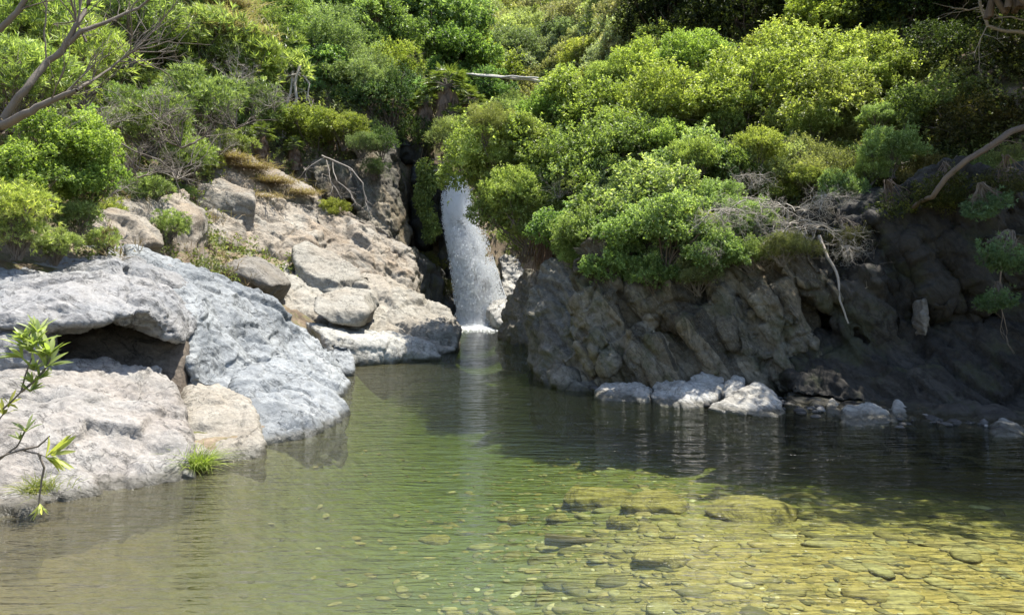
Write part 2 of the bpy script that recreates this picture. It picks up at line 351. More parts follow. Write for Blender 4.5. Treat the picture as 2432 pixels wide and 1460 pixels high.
o = link('water', mesh_np('water', Vw, [[3, 2, 1, 0], [4, 5, 6, 7], [0, 1, 5, 4], [1, 2, 6, 5], [2, 3, 7, 6], [3, 0, 4, 7]], 4, water_mat()))
tag(o, kind='structure')

# ------------------------------------------------------------------ rocks
def rot_frame(r):
    return np.array(Matrix.Rotation(r[2], 3, 'Z')@Matrix.Rotation(r[1], 3, 'Y')@Matrix.Rotation(r[0], 3, 'X'))
def rock(name, hulls, mat, label, vox=.05, big=.08, fac=.05, fscale=1.6, strat=.03, sfreq=3., srot=None, seed=0, smooth=2, group=None, cat='rock', fine=.012, joints=0):
    bm = bmesh.new()
    for h in hulls:
        b2 = bmesh.new()
        for v in h: b2.verts.new(v)
        r = bmesh.ops.convex_hull(b2, input=b2.verts)
        junk = [g for g in r['geom_interior'] if isinstance(g, bmesh.types.BMVert)]
        bmesh.ops.delete(b2, geom=junk, context='VERTS')
        tmp = bpy.data.meshes.new('t'); b2.to_mesh(tmp); b2.free(); bm.from_mesh(tmp); bpy.data.meshes.remove(tmp)
    me = bpy.data.meshes.new('t'); bm.to_mesh(me); bm.free()
    o = bpy.data.objects.new('t', me); C.objects.link(o)
    md = o.modifiers.new('r', 'REMESH'); md.mode = 'VOXEL'; md.voxel_size = vox
    if smooth:
        ms = o.modifiers.new('s', 'SMOOTH'); ms.factor = .5; ms.iterations = smooth
    ev = o.evaluated_get(bpy.context.evaluated_depsgraph_get()); nm = bpy.data.meshes.new_from_object(ev)
    bpy.data.objects.remove(o); bpy.data.meshes.remove(me)
    n = len(nm.vertices); co = np.zeros(n*3, np.float32); nm.vertices.foreach_get('co', co); co = co.reshape(-1, 3).astype(float)
    nr = np.zeros(n*3, np.float32); nm.vertex_normals.foreach_get('vector', nr); nr = nr.reshape(-1, 3)
    R = np.asarray(srot) if np.ndim(srot) == 2 else FR_L; q = (co+seed*3.7)@R
    d = big*fbm(co*.8+seed*1.3, 3)
    f1, f2, fc = cells(q*np.array([.6, .8, 1.5])*fscale+perlin(co*1.5)[:, None]*.25)
    crack = np.clip((f2-f1)/.04, 0, 1)
    d += fac*1.15*fc-fac*.25*(1-crack)
    g1, g2, gc = cells(q*np.array([.8, .9, 1.8])*fscale*2.7+3)
    d += fac*.45*gc-fac*.12*(1-np.clip((g2-g1)/.05, 0, 1))
    ed = np.zeros(len(nm.edges)*2, np.int32); nm.edges.foreach_get('vertices', ed); ed = ed.reshape(-1, 2); cn = np.bincount(ed.ravel(), minlength=n)
    for _ in range(1):
        a_ = np.bincount(ed[:, 0], d[ed[:, 1]], n)+np.bincount(ed[:, 1], d[ed[:, 0]], n); d = .4*d+.6*a_/np.maximum(cn, 1)
    if joints:
        for (ja, jb, jc), sp_ in (((1, .25, .1), 1.15), ((.2, 1, -.15), 1.5), ((.1, .1, 1), .42)):
            w_ = (q@np.array([ja, jb, jc]))/sp_+.45*fbm(co*.7+sp_*5, 3); fr_ = np.abs(w_-np.round(w_))*sp_; on = np.clip(fbm(co*.9+sp_*9, 2)*2.2+.35, 0, 1)
            d -= joints*on*np.exp(-(fr_/.03)**2)
            d += joints*.5*on*np.sin(np.round(w_)*12.9)
    d += strat*ridged(q*np.array([.35, .5, 1.6])*sfreq*.5, 4, .55)*.6
    d += fine*fbm(co*9, 3, .6)
    co = co+nr*d[:, None]
    base = np.array([co[:, 0].mean(), co[:, 1].mean(), co[:, 2].min()])
    nm.vertices.foreach_set('co', (co-base).astype(np.float32).ravel())
    nm.polygons.foreach_set('use_smooth', np.ones(len(nm.polygons), bool))
    nm.materials.clear(); nm.materials.append(mat); nm.name = name; nm.update()
    o = link(name, nm, loc=base)
    return tag(o, label, cat, group)
def H(pts, ground=None, back=None, spread=0):
    v = [P(*p) for p in pts]
    c = np.mean(v, 0)
    if ground is not None:
        for p in list(v): q = p.copy(); q[2] = min(ground, p[2]-.05); q[:2] += (p[:2]-c[:2])*spread; v.append(q)
    if back: v += [p+np.array([0, back, 0]) for p in list(v)]
    return v

rock('bedrock_ledge', [
  H([(-220, 640, 8.6), (60, 632, 9.6), (130, 640, 9.8), (260, 600, 11.2), (300, 640, 9.6), (290, 745, 8.05), (235, 770, 7.8), (150, 718, 7.8), (-220, 780, 7.1), (-220, 610, 12), (280, 590, 12.5), (160, 738, 9.8), (300, 735, 9.9), (-220, 830, 8.2)]),
  H([(240, 620, 10.8), (300, 585, 11.6), (430, 640, 11.2), (480, 760, 9.6), (435, 812, 8.6), (350, 738, 8.05), (260, 755, 8.0), (250, 738, 9.9), (430, 770, 9.9), (300, 590, 13), (430, 640, 13)]),
  H([(-220, 780, 7.15), (60, 830, 7.5), (110, 760, 7.9), (125, 850, 7.8), (135, 890, 7.9), (-220, 950, 7.0), (-220, 700, 9), (90, 700, 9)], 0),
 ], M['bank'], 'pinkish grey rock ledge jutting over the dark hollow at the left', .024, .05, .12, 1.1, .06, seed=41, smooth=1, fine=.02, joints=.05)
rock('recess_wall', [H([(100, 730, 9.0), (440, 750, 9.2), (450, 940, 8.6), (430, 950, 8.35), (380, 870, 8.65), (240, 905, 8.35), (100, 900, 8.2), (300, 700, 10.5)], -.2)], M['brown'], 'brown rock face, coloured dark for shade, inside the hollow under the grey ledge', .035, .03, .05, 1.6, .03, seed=42, smooth=1, cat='rock face')  # brown rock whose dark colour also carries the shade of the hollow
rock('bedrock_slope', [
  H([(300, 585, 11.6), (430, 636, 11.6), (530, 668, 11.8), (640, 722, 12), (700, 765, 12.2), (650, 900, 10), (560, 960, 9.0), (450, 880, 8.7), (450, 760, 9.3), (470, 700, 10)], -.6),
  H([(640, 722, 12), (760, 800, 12.6), (815, 862, 13.1), (833, 903, 12.3), (800, 935, 11), (700, 900, 10.6), (600, 850, 10.2)], -.7),
  H([(660, 850, 10.6), (800, 935, 11), (782, 960, 10.1), (783, 1008, 8.85), (720, 1035, 8.3), (620, 1058, 7.95), (550, 985, 8.5), (560, 900, 9.2)], -.7),
 ], M['blue'], 'long blue and white bedrock slope falling to the left edge of the pool', .024, .07, .13, 1.0, .07, seed=1, smooth=1, fine=.02, joints=.05)
rock('bedrock_slab', [
  H([(-220, 880, 7.1), (130, 905, 7.7), (220, 890, 8.0), (385, 862, 8.5), (405, 905, 8.2), (432, 985, 7.7), (445, 1135, 6.62), (380, 1150, 6.5), (250, 1172, 6.2), (100, 1192, 5.98), (40, 1195, 5.9), (-220, 1235, 5.5), (-220, 940, 6.6)], -.7),
 ], M['pink'], 'pinkish grey sunlit slab below the dark overhang at the left waterline', .022, .05, .085, 1.1, .06, seed=2, smooth=1, fine=.02, joints=.04)
rock('bedrock_block', [
  H([(448, 900, 8.9), (520, 905, 8.9), (590, 955, 8.5), (615, 1030, 7.8), (622, 1083, 7.38), (560, 1092, 7.25), (500, 1096, 7.15), (445, 1085, 7.1), (436, 960, 8.2)], -.7),
 ], M['beige'], 'cream waterline block behind the green grass tuft', .024, .05, .05, 1.6, .04, seed=3, fine=.018, joints=.03)
rock('boulder', [H([(-30, 1175, 5.9), (60, 1172, 6.0), (95, 1200, 5.85), (80, 1222, 5.7), (-40, 1238, 5.5)], -.4)], M['grey'], 'dark wet rubble rock at the lower left waterline', .02, .05, .06, 3, .02, seed=4)
rock('boulder', [H([(432, 1118, 6.6), (450, 1110, 6.75), (463, 1120, 6.75), (462, 1132, 6.65), (435, 1134, 6.6)], -.2)], M['pale'], 'small pale stone at the foot of the green grass tuft', .012, .01, .01, 4, .005, seed=5)
# second tier
rock('bedrock_shelf', [
  H([(480, 590, 18), (560, 585, 18.6), (720, 640, 18.6), (860, 668, 18), (880, 760, 16.6), (740, 765, 15.8), (650, 735, 15.6), (600, 690, 16), (500, 640, 16.2)], -.5),
  H([(800, 640, 18.6), (870, 662, 18.7), (1000, 700, 18.2), (1058, 727, 17.9), (1086, 760, 17.2), (1082, 828, 16.4), (1050, 843, 15.98), (960, 812, 16.2), (870, 790, 16.1), (790, 760, 15.9)], -.7),
 ], M['beige'], 'large beige rock shelf whose blunt end reaches the waterfall channel', .038, .10, .12, .9, .08, seed=6, smooth=1, fine=.025, joints=.08)
rock('bedrock_slab', [H([(725, 762, 14.9), (860, 772, 15.3), (960, 800, 15.4), (1030, 820, 15.3), (1043, 850, 15.1), (900, 862, 14.5), (845, 866, 14.2), (800, 850, 14), (775, 800, 14)], -.6)],
  M['pale'], 'low pale smooth slab lying on the water in front of the rock shelf', .032, .05, .05, 1.0, .04, seed=7, fine=.02, joints=.05)
rock('boulder', [H([(790, 815, 13.6), (830, 822, 13.6), (838, 850, 13.2), (835, 885, 12.9), (800, 880, 12.8), (780, 840, 13.3)], -.3)], M['blue'], 'small dark jointed block wedged where the pale slab meets the blue slope', .025, .03, .05, 2.5, .02, seed=8)
rock('boulder', [H([(505, 632, 14.9), (560, 612, 15.2), (600, 632, 14.9), (644, 678, 14.6), (622, 716, 14.9), (560, 700, 15.1), (505, 665, 15.3)], None, 1.3)],
  M['grey'], 'angular boulder with a dark shaded face perched above the blue slope', .035, .03, .05, 1.4, .03, seed=9, smooth=1)  # whole boulder darker grey, standing in for its shaded front
rock('boulder', [H([(752, 702, 15.3), (800, 690, 15.6), (862, 698, 15.6), (872, 742, 14.9), (850, 776, 14.8), (785, 768, 14.6), (742, 740, 14.6)], None, 1.3)],
  M['beige'], 'rounded grey boulder bulging from the middle of the rock shelf', .035, .04, .04, 1.6, .03, seed=10)
rock('boulder', [H([(698, 580, 17.9), (725, 565, 18.3), (790, 600, 18.2), (850, 640, 18.1), (865, 662, 17.8), (800, 668, 17.1), (740, 650, 17), (700, 618, 17.3)], 1.0)],
  M['beige'], 'ridge boulder lying along the top of the rock shelf', .04, .06, .07, 1.4, .04, seed=11)
# third tier
rock('bedrock_ledge', [H([(215, 520, 13.2), (300, 470, 15), (430, 455, 17), (480, 500, 17), (440, 590, 15.5), (330, 600, 13.2), (230, 590, 12.4)], .8)], M['warm'], 'rough pinkish rock shelf between the green bushes and the dry ledge', .045, .12, .12, 1.2, .06, seed=43, smooth=1)
rock('bedrock_block', [H([(425, 560, 16.4), (460, 545, 16.8), (500, 600, 16.2), (505, 650, 15.6), (470, 655, 15.2), (425, 610, 15.6)], 1.0)], M['brown'], 'dark brown block at the left end of the rock shelf', .035, .04, .06, 1.5, .03, seed=44)
rock('bedrock_ledge', [
  H([(465, 500, 18.6), (600, 470, 19.8), (750, 482, 21.6), (800, 560, 20.6), (700, 610, 18.6), (560, 585, 17.8), (450, 565, 17.4), (440, 520, 18)], .2),
  H([(740, 470, 22), (830, 500, 22.4), (920, 545, 22.8), (985, 600, 22.6), (978, 695, 20.8), (900, 670, 20.2), (820, 640, 19.6), (740, 600, 19.4)], .0),
 ], M['warm'], 'broken sunlit rock ledge rising behind the rock shelf to the dry grass', .042, .14, .17, .9, .10, seed=12, smooth=1, fine=.03, joints=.09)
rock('bedrock_block', [H([(472, 440, 18.6), (520, 425, 19.5), (592, 448, 19.7), (604, 475, 18.6), (598, 530, 18.6), (530, 520, 18.4), (462, 510, 18.3)], 1.4)],
  M['warm'], 'square edged block with white top and brown shaded front under the dry grass', .04, .04, .06, 1.3, .03, seed=13, smooth=1)
rock('bedrock_ledge', [H([(495, 365, 20.6), (560, 352, 21.2), (650, 405, 22), (770, 462, 22.8), (740, 500, 21.8), (600, 470, 20.4), (488, 430, 19.8)], 2)],
  M['warm'], 'upper orange stained ledge topped with dry grass', .05, .1, .1, 1.2, .05, seed=14)
rock('cliff_pillar', [
  H([(850, 320, 24.6), (925, 330, 25), (932, 420, 24.3), (938, 540, 23.8), (955, 600, 23), (880, 560, 22.6), (842, 470, 23), (845, 380, 24)], None, 1.8),
  H([(742, 385, 23.4), (790, 375, 24), (860, 380, 24.3), (850, 470, 23.2), (780, 480, 22.6), (745, 440, 22.8)], None, 1.8),
 ], M['cliff'], 'grey cliff pillar left of the black cleft beside the waterfall', .05, .15, .14, 1.0, .07, seed=15, srot=FR_V, smooth=1, fine=.03, joints=.08)
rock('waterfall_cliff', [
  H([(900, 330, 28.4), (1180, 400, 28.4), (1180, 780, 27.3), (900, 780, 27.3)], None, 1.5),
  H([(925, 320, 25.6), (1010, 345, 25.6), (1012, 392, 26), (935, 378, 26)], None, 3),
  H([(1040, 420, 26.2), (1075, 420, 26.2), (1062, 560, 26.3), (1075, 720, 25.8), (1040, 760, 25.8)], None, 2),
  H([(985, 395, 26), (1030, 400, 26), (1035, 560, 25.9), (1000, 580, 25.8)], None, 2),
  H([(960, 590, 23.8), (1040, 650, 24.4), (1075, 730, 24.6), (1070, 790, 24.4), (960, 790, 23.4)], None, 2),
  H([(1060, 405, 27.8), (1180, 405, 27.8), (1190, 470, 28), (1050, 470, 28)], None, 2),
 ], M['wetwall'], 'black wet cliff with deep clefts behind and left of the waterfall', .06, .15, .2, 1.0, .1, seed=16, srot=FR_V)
rock('boulder', [H([(1138, 650, 26), (1160, 628, 26.4), (1180, 640, 26.4), (1182, 730, 25.6), (1150, 760, 25.4), (1135, 720, 25.6)], -.5)], M['pale'], 'cream boulder in the spray right beside the foot of the waterfall', .04, .06, .09, 1.6, .03, seed=17)
rock('boulder', [H([(1184, 608, 27), (1215, 596, 27.4), (1268, 600, 27.4), (1290, 700, 26), (1230, 735, 25.6), (1195, 725, 25.8)], -.5)], M['white'], 'rough pitted grey boulder half hidden behind the dark striped rock', .04, .08, .12, 2.0, .05, seed=18)
rock('boulder', [H([(1150, 725, 24.6), (1190, 712, 24.6), (1240, 700, 23.6), (1230, 740, 22.6), (1185, 765, 22.4)], -.5)], M['white'], 'low white boulder between the splash pool and the dark striped rock', .04, .05, .08, 2.0, .03, seed=19)
# right bank
rock('striped_rock', [H([(1238, 655, 19.6), (1262, 640, 19), (1310, 660, 17.8), (1310, 820, 16.6), (1240, 816, 18), (1183, 797, 20), (1195, 750, 20.4), (1225, 700, 20.2)], -.6)],
  M['slate'], 'dark slanting striped rock right of the splash pool', .035, .06, .09, 1.6, .1, 5., FR_S, 20)
rock('bedrock_buttress', [H([(1275, 660, 13.7), (1300, 622, 13.7), (1390, 612, 13.0), (1460, 650, 12.6), (1480, 760, 12.2), (1440, 850, 12.0), (1345, 915, 11.6), (1300, 897, 12.1), (1272, 850, 12.9), (1265, 740, 13.4), (1300, 640, 16), (1460, 640, 15)], -.7)],
  M['slate'], 'tall dark rounded buttress at the corner of the right bank', .03, .07, .10, 1.2, .12, 3., FR_S, 21, smooth=1, fine=.02, joints=.07)
rs = np.random.RandomState(5)
def slab(px, py, Y, L, Wd, T, ang, tilt, r=rs):
    """slanting rectangular slab: long axis leans by ang from vertical in the cliff face"""
    c = P(px, py, Y); u = np.array([math.sin(ang), -.15, -math.cos(ang)]); u /= np.linalg.norm(u)
    n = np.array([-.25, -1, tilt]); n -= u*(n@u); n /= np.linalg.norm(n); s = np.cross(u, n)
    pts = []
    for a in (-1, 1):
        for b in (-1, 1):
            for k in (-1, 1):
                j = r.uniform(.75, 1.1, 3); e = .7 if a > 0 else .9
                pts.append(c+u*a*L/2*j[0]+s*b*Wd/2*e*j[1]+n*k*T/2*j[2])
    pts = [p+r.normal(size=3)*.07*L*np.array([1, .3, 1]) for p in pts]; pts.append(c+u*L/2*r.uniform(.9, 1.25)+s*r.uniform(-.4, .4)*Wd); pts.append(c-u*L/2*r.uniform(.9, 1.2)+s*r.uniform(-.5, .5)*Wd)
    return pts
def face_slabs(n, quad, ang, seed, Ls=(.35, 1.1), prot=.12, tilt=.1):
    """leaning slabs bedded in a cliff; quad: four corners (px, py, Y) tl tr br bl"""
    r = R_0(seed); out = []; q = np.array(quad, float)
    for k in range(n):
        u, v = r.rand(2); c = (q[0]*(1-u)+q[1]*u)*(1-v)+(q[3]*(1-u)+q[2]*u)*v; L = r.uniform(*Ls); w = L*r.uniform(.3, .8)
        out.append(slab(c[0], c[1], c[2]+.15-prot*r.rand()*1.5, L, w, r.uniform(.22, .5), r.uniform(*ang), tilt+r.normal(0, .35), r))
    return out
R_0 = np.random.RandomState
hs = [H([(1400, 640, 12.5), (1650, 590, 11.9), (1920, 600, 11.2), (1960, 880, 11.1), (1700, 880, 11.2), (1440, 880, 11.9)], None, 2.5),
      H([(1400, 760, 12.2), (1600, 740, 11.7), (1880, 740, 11.2), (1900, 890, 11), (1700, 900, 10.9), (1440, 900, 11.7), (1360, 915, 11.6)], -.5)]
hs += face_slabs(60, [(1400, 630, 12.3), (1930, 600, 11.0), (1940, 870, 10.9), (1390, 890, 11.7)], (.25, .75), 7, (.35, 1.1), .34, -.1)
rock('slab_cliff', hs, M['cliff'], 'shaded cliff of leaning rock slabs under the hanging thicket', .025, .03, .10, 1.6, .05, 3., FR_R, 22, smooth=0, fine=.018, joints=.08)
hs = [H([(1880, 600, 11.9), (2100, 470, 11.3), (2450, 400, 10.4), (2900, 300, 9.5), (2900, 750, 10.3), (2450, 760, 11.2), (2100, 790, 11.9), (1930, 800, 11.6)], None, 2.5),
      H([(1880, 780, 11.2), (2900, 780, 9.6), (2900, 1060, 8.9), (2400, 1000, 9.5), (1880, 935, 10.3)], None, 2.5),
      H([(2330, 560, 10.2), (2900, 500, 9.3), (2900, 740, 9.4), (2400, 700, 10.3)], None, 1.5)]
hs += face_slabs(40, [(1900, 580, 11.7), (2420, 420, 10.4), (2420, 700, 10.6), (1960, 800, 11.4)], (.2, .8), 8, (.4, 1.3), .25, -.25)
for px, py, Y, L, Wd, T, a in [(1960, 700, 11.2, 1.3, .4, .5, .55), (2060, 740, 10.8, 1.1, .45, .4, .4), (2010, 780, 10.9, .9, .3, .4, .4), (1930, 850, 10.9, .6, .35, .5, .4)]:
    hs.append(slab(px, py, Y, L, Wd, T, a, -.15))
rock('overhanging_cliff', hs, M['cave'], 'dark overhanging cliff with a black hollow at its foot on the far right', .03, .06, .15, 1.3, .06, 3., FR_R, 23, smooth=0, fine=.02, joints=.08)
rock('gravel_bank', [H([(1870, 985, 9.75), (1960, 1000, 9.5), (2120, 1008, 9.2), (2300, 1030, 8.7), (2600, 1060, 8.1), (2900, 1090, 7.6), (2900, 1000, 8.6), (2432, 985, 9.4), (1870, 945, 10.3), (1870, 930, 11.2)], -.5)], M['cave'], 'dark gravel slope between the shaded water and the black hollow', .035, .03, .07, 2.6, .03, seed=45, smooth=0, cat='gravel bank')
rock('rock_flake', [H([(2192, 712, 10.4), (2205, 705, 10.45), (2210, 750, 10.35), (2200, 800, 10.3), (2190, 760, 10.35)], None, .3)], M['grey'], 'narrow pale flake standing out of the black hollow', .02, .01, .02, 3, .01, seed=24)
base = [
 ('boulder', [(1345, 905, 11.8), (1400, 880, 11.9), (1420, 900, 11.5), (1415, 930, 11.3), (1345, 928, 11.4)], 'slate', 'dark flat rock at the right waterline below the buttress'),
 ('boulder', [(1412, 930, 11.1), (1440, 910, 11.2), (1520, 905, 11.1), (1548, 925, 10.8), (1535, 955, 10.4), (1440, 952, 10.55), (1415, 940, 10.8)], 'white', 'leftmost whitish boulder in the row along the right waterline'),
 ('boulder', [(1548, 915, 10.9), (1580, 895, 11), (1625, 900, 10.8), (1635, 930, 10.4), (1615, 968, 10.05), (1570, 965, 10.15), (1545, 940, 10.5)], 'white', 'ribbed whitish boulder second in the row along the right waterline'),
 ('boulder', [(1625, 905, 10.9), (1690, 880, 11.0), (1720, 895, 10.8), (1710, 930, 10.3), (1680, 965, 10.0), (1625, 972, 9.95), (1610, 945, 10.2)], 'white', 'dappled whitish boulder left of the pointed one on the right bank'),
 ('boulder', [(1715, 925, 10.5), (1745, 892, 10.7), (1765, 900, 10.6), (1765, 930, 10.3), (1730, 948, 10.2)], 'white', 'small bright stone wedged behind the pointed white boulder'),
 ('boulder', [(1805, 905, 10.2), (1835, 930, 10.1), (1866, 978, 9.6), (1850, 990, 9.35), (1760, 980, 9.5), (1678, 968, 9.75), (1720, 940, 10.1)], 'white', 'pointed triangular white boulder at the end of the waterline row'),
 ('boulder', [(1962, 958, 9.9), (1975, 942, 10), (1995, 955, 9.9), (1996, 988, 9.55), (1965, 985, 9.6)], 'white', 'small upright pale stone left of the round boulder'),
 ('boulder', [(1992, 985, 9.4), (2020, 960, 9.6), (2060, 954, 9.7), (2095, 970, 9.5), (2115, 1000, 9.1), (2090, 1020, 8.8), (2020, 1015, 8.85), (1995, 1005, 9.05)], 'pale', 'round grey boulder in the shaded water by the black hollow'),
 ('boulder', [(2112, 985, 9.5), (2130, 950, 9.7), (2150, 975, 9.6), (2160, 1005, 9.2), (2120, 1008, 9.1)], 'white', 'small pointed stone right of the round boulder'),
 ('boulder', [(2352, 1020, 8.7), (2380, 998, 8.9), (2410, 995, 8.95), (2470, 1010, 8.8), (2490, 1040, 8.4), (2360, 1042, 8.3)], 'pale', 'smooth pale boulder cut by the right edge of the picture'),
 ('boulder', [(2300, 1018, 8.9), (2320, 1012, 9), (2340, 1020, 8.9), (2335, 1030, 8.8), (2302, 1030, 8.8)], 'white', 'little stones just left of the pale boulder at the right edge'),
 ('boulder', [(1870, 925, 10.8), (1910, 915, 10.8), (1930, 950, 10.3), (1940, 980, 9.9), (1880, 975, 10)], 'grey', 'dark gravelly mound right of the pointed white boulder'),
]
for k, (nm, pts, mt, lab) in enumerate(base):
    rock(nm, [H(pts, -.35)], M[mt], lab, .02, .03, .045, 2.6, .025, 5, FR_R, 30+k, fine=.008)
# small shaded rubble on the right bank
def stones(name, spots, mat, seed, flat=.6, aligned=False):
    """many small stones as one mesh"""
    r = np.random.RandomState(seed); bm = bmesh.new(); bmesh.ops.create_icosphere(bm, subdivisions=2, radius=1)
    V = np.array([v.co[:] for v in bm.verts]); Fc = np.array([[v.index for v in f.verts] for f in bm.faces]); bm.free()
    vs, fs, tn = [], [], []
    for k, (x, y, z, s) in enumerate(spots):
        d = unit(V)+.0; q = V*(1+.32*perlin(V*1.1+r.rand(3)*90)[:, None])*np.array([1, r.uniform(.55, .9), flat*r.uniform(.6, 1.1)])*s
        a = r.normal(-.6, .7) if aligned else r.uniform(0, 6.28)
        if aligned: q = q*np.array([1.25, 1., 1])
        R = np.array([[math.cos(a), -math.sin(a), 0], [math.sin(a), math.cos(a), 0], [0, 0, 1]])
        vs.append(q@R.T+np.array([x, y, z])); fs.append(Fc+k*len(V)); tn.append(np.full(len(V), r.rand()))
    return mesh_np(name, np.concatenate(vs), np.concatenate(fs), 3, mat, np.concatenate(tn), True)
def stone_mat(name, stops):
    m = NT(name); at = m.n('ShaderNodeAttribute', attribute_name='tone').outputs['Fac']; p = m.pos(); n = m.noise(p, 18, 5, .7)
    col = m.mix(1., m.ramp(at, stops), m.ramp(n, [(.3, (.55,)*3), (.65, (1.2,)*3)]), 'MULTIPLY')
    b = m.n('ShaderNodeBsdfPrincipled'); m.l(col, b.inputs['Base Color']); b.inputs['Roughness'].default_value = .8
    m.l(m.bump(n, .5, .02), b.inputs['Normal']); m.l(b.outputs[0], m.out.inputs[0]); return m.m
M['cobble'] = stone_mat('bed_cobbles', [(0, (.09, .08, .05)), (.2, (.20, .165, .085)), (.55, (.30, .235, .115)), (.8, (.26, .235, .14)), (.95, (.34, .28, .15)), (1, (.55, .52, .45))])
M['rubble'] = stone_mat('bank_rubble', [(0, (.025, .023, .02)), (.75, (.07, .065, .058)), (1, (.2, .19, .17))])
r = np.random.RandomState(3); sp = []
for k in range(520):
    t = r.rand(); px = 1360+t*1080; Yw = np.interp(px, [1360, 1560, 1860, 2120, 2432], [11.9, 10.9, 10.1, 9.4, 8.8])+r.normal(0, .28)+.15
    x = (px-CX)/F*Yw; s = .025+.07*r.rand()**2.5; sp.append((x, Yw, float(terrain(np.array([x]), np.array([Yw]))[0])*.0+max(0, (Yw-9)*.03)*r.rand()+.0, s))
o = link('rubble', stones('rubble', sp, M['rubble'], 4)); tag(o, 'loose dark rubble between the boulders along the right waterline', 'rubble', kind='stuff')
sp = []
for k in range(9000):
    y = 3.2+8.0*r.rand()**1.4; x = r.uniform(-.55, .95)*y*.70
    if r.rand() > np.clip((x+1.9)/3, .10, 1): continue
    s_ = .012+.05*r.rand()**2.5; sp.append((x, y, 0, s_))
for k in range(800):
    y = 3.2+6.0*r.rand()**1.2; x = r.uniform(-.2, .95)*y*.70
    if r.rand() > np.clip((x+.8)/2.5, .06, 1): continue
    s_ = .04+.12*r.rand()**2.0; sp.append((x, y, 0, s_))
sp = np.array(sp); d = pool_sd(sp[:, 0], sp[:, 1]); sp = sp[d < -.12]; sp[:, 2] = terrain(sp[:, 0], sp[:, 1])-sp[:, 3]*.05
o = link('cobbles', stones('cobbles', sp, M['cobble'], 5, .26, True)); tag(o, 'olive and ochre cobbles covering the pool bed', 'cobbles', kind='stuff')
subs = [(1425, 1130, .42, .33, 'broad pale green boulder sunk in the middle of the pool'), (1560, 1140, .40, .26, 'yellow green sunken boulder right of the broad pale green one'), (1790, 1170, .50, .28, 'large tan sunken boulder below the pointed white boulder'), (1030, 1245, .17, .10, 'lone mossy oval stone sunk left of the pool centre'),
        (1570, 1320, .26, .16, 'bright yellow slanting stone sunk at the lower centre'), (1230, 1170, .14, .11, 'round olive stone sunk at the left end of the stone row'), (1505, 1160, .17, .1, 'flat orange tinted sunken stone between the two big sunken boulders'),
        (1375, 1230, .14, .08, 'flat pale sunken stone under the middle of the stone row'), (1585, 1255, .10, .07, 'small pale sunken stone above the bright yellow one'), (1480, 1195, .2, .12, 'squarish olive stone in the sunken stone row'), (1330, 1175, .16, .09, 'thin grey stone in the sunken stone row')]
for k, (px, py, a, b, lab) in enumerate(subs):
    q = Wp(px, py); 
    # shift back along the sight line so that the stone sits on the bed where it is seen
    zb = float(terrain(q[:1], q[1:2])[0]); t = (CH-zb-.1)/CH; x, y = q[0]*t, q[1]*t; zb = float(terrain(np.array([x]), np.array([y]))[0])
    pts = []; rr = np.random.RandomState(60+k); an = rr.uniform(-.4, .1)
    for j in range(26):
        v = unit(rr.normal(size=3)); v = v*np.array([a, b*1.3, .45*b+.03]); pts.append(np.array([x+v[0]*math.cos(an)-v[1]*math.sin(an), y+v[0]*math.sin(an)+v[1]*math.cos(an), zb+.02+v[2]*.85]))
    rock('sunken_stone', [pts], M['under'], lab, .02, .02, .02, 2.5, .01, seed=60+k, group='larger stones lying on the pool bed', cat='stone', fine=.006)
# sunken log
# ------------------------------------------------------------------ tubes and branches
class Tubes:
    def __init__(s, sides=6): s.V = []; s.F = []; s.n = 0; s.k = sides
    def add(s, pts, rad):
        pts = np.asarray(pts, float); rad = np.broadcast_to(np.asarray(rad, float), (len(pts),)); k = s.k
        tan = unit(np.gradient(pts, axis=0)); up = np.array([.13, .31, .94]) if abs(tan[0][2]) < .9 else np.array([1, .1, .1])
        a = unit(np.cross(tan, up)); b = np.cross(tan, a); th = np.linspace(0, 2*np.pi, k, endpoint=False)
        ring = pts[:, None]+(a[:, None]*np.cos(th)[None, :, None]+b[:, None]*np.sin(th)[None, :, None])*rad[:, None, None]
        s.V.append(ring.reshape(-1, 3)); m = len(pts); i = np.arange((m-1)*k).reshape(m-1, k); j = np.roll(i, -1, 1)
        s.F.append(np.stack([i, j, j+k, i+k], -1).reshape(-1, 4)+s.n); s.n += m*k
    def mesh(s, name, mat, off=(0, 0, 0)): return mesh_np(name, np.concatenate(s.V)-np.array(off), np.concatenate(s.F), 4, mat, smooth=True)
def wiggle(p0, p1, n, amp, r):
    t = np.linspace(0, 1, n)[:, None]; q = p0*(1-t)+p1*t; w = np.cumsum(r.normal(size=(n, 3)), 0); w -= w[0]+(w[-1]-w[0])*t
    return q+w*amp*np.linalg.norm(p1-p0)/math.sqrt(n)
def grow(T, p, d, L, rad, depth, r, nb=3, spread=.7, up=.15, amp=.05, tips=None, shrink=.62):
    end = p+unit(d)*L; pts = wiggle(p, end, 6 if L > .25 else 4, amp, r); T.add(pts, np.linspace(rad, rad*.55, len(pts)))
    if depth == 0:
        if tips is not None: tips.append((pts[-1], unit(pts[-1]-pts[-2])))
        return
    for k in range(nb):
        i = r.randint(1, len(pts)) if k else len(pts)-1
        dd = unit(unit(d)+r.normal(size=3)*spread+np.array([0, 0, up]))
        grow(T, pts[i], dd, L*shrink*r.uniform(.7, 1.2), rad*.55, depth-1, r, nb, spread, up, amp, tips, shrink)

t = Tubes(8); t.add([P(1295, 1170, 7.1)-[0, 0, .42], P(1360, 1176, 7.05)-[0, 0, .42], P(1425, 1180, 7.0)-[0, 0, .42]], [.055, .05, .045])
o = link('sunken_log', t.mesh('sunken_log', bark['brown'])); tag(o, 'short dark log lying on the pool bed by the stone row', 'log')

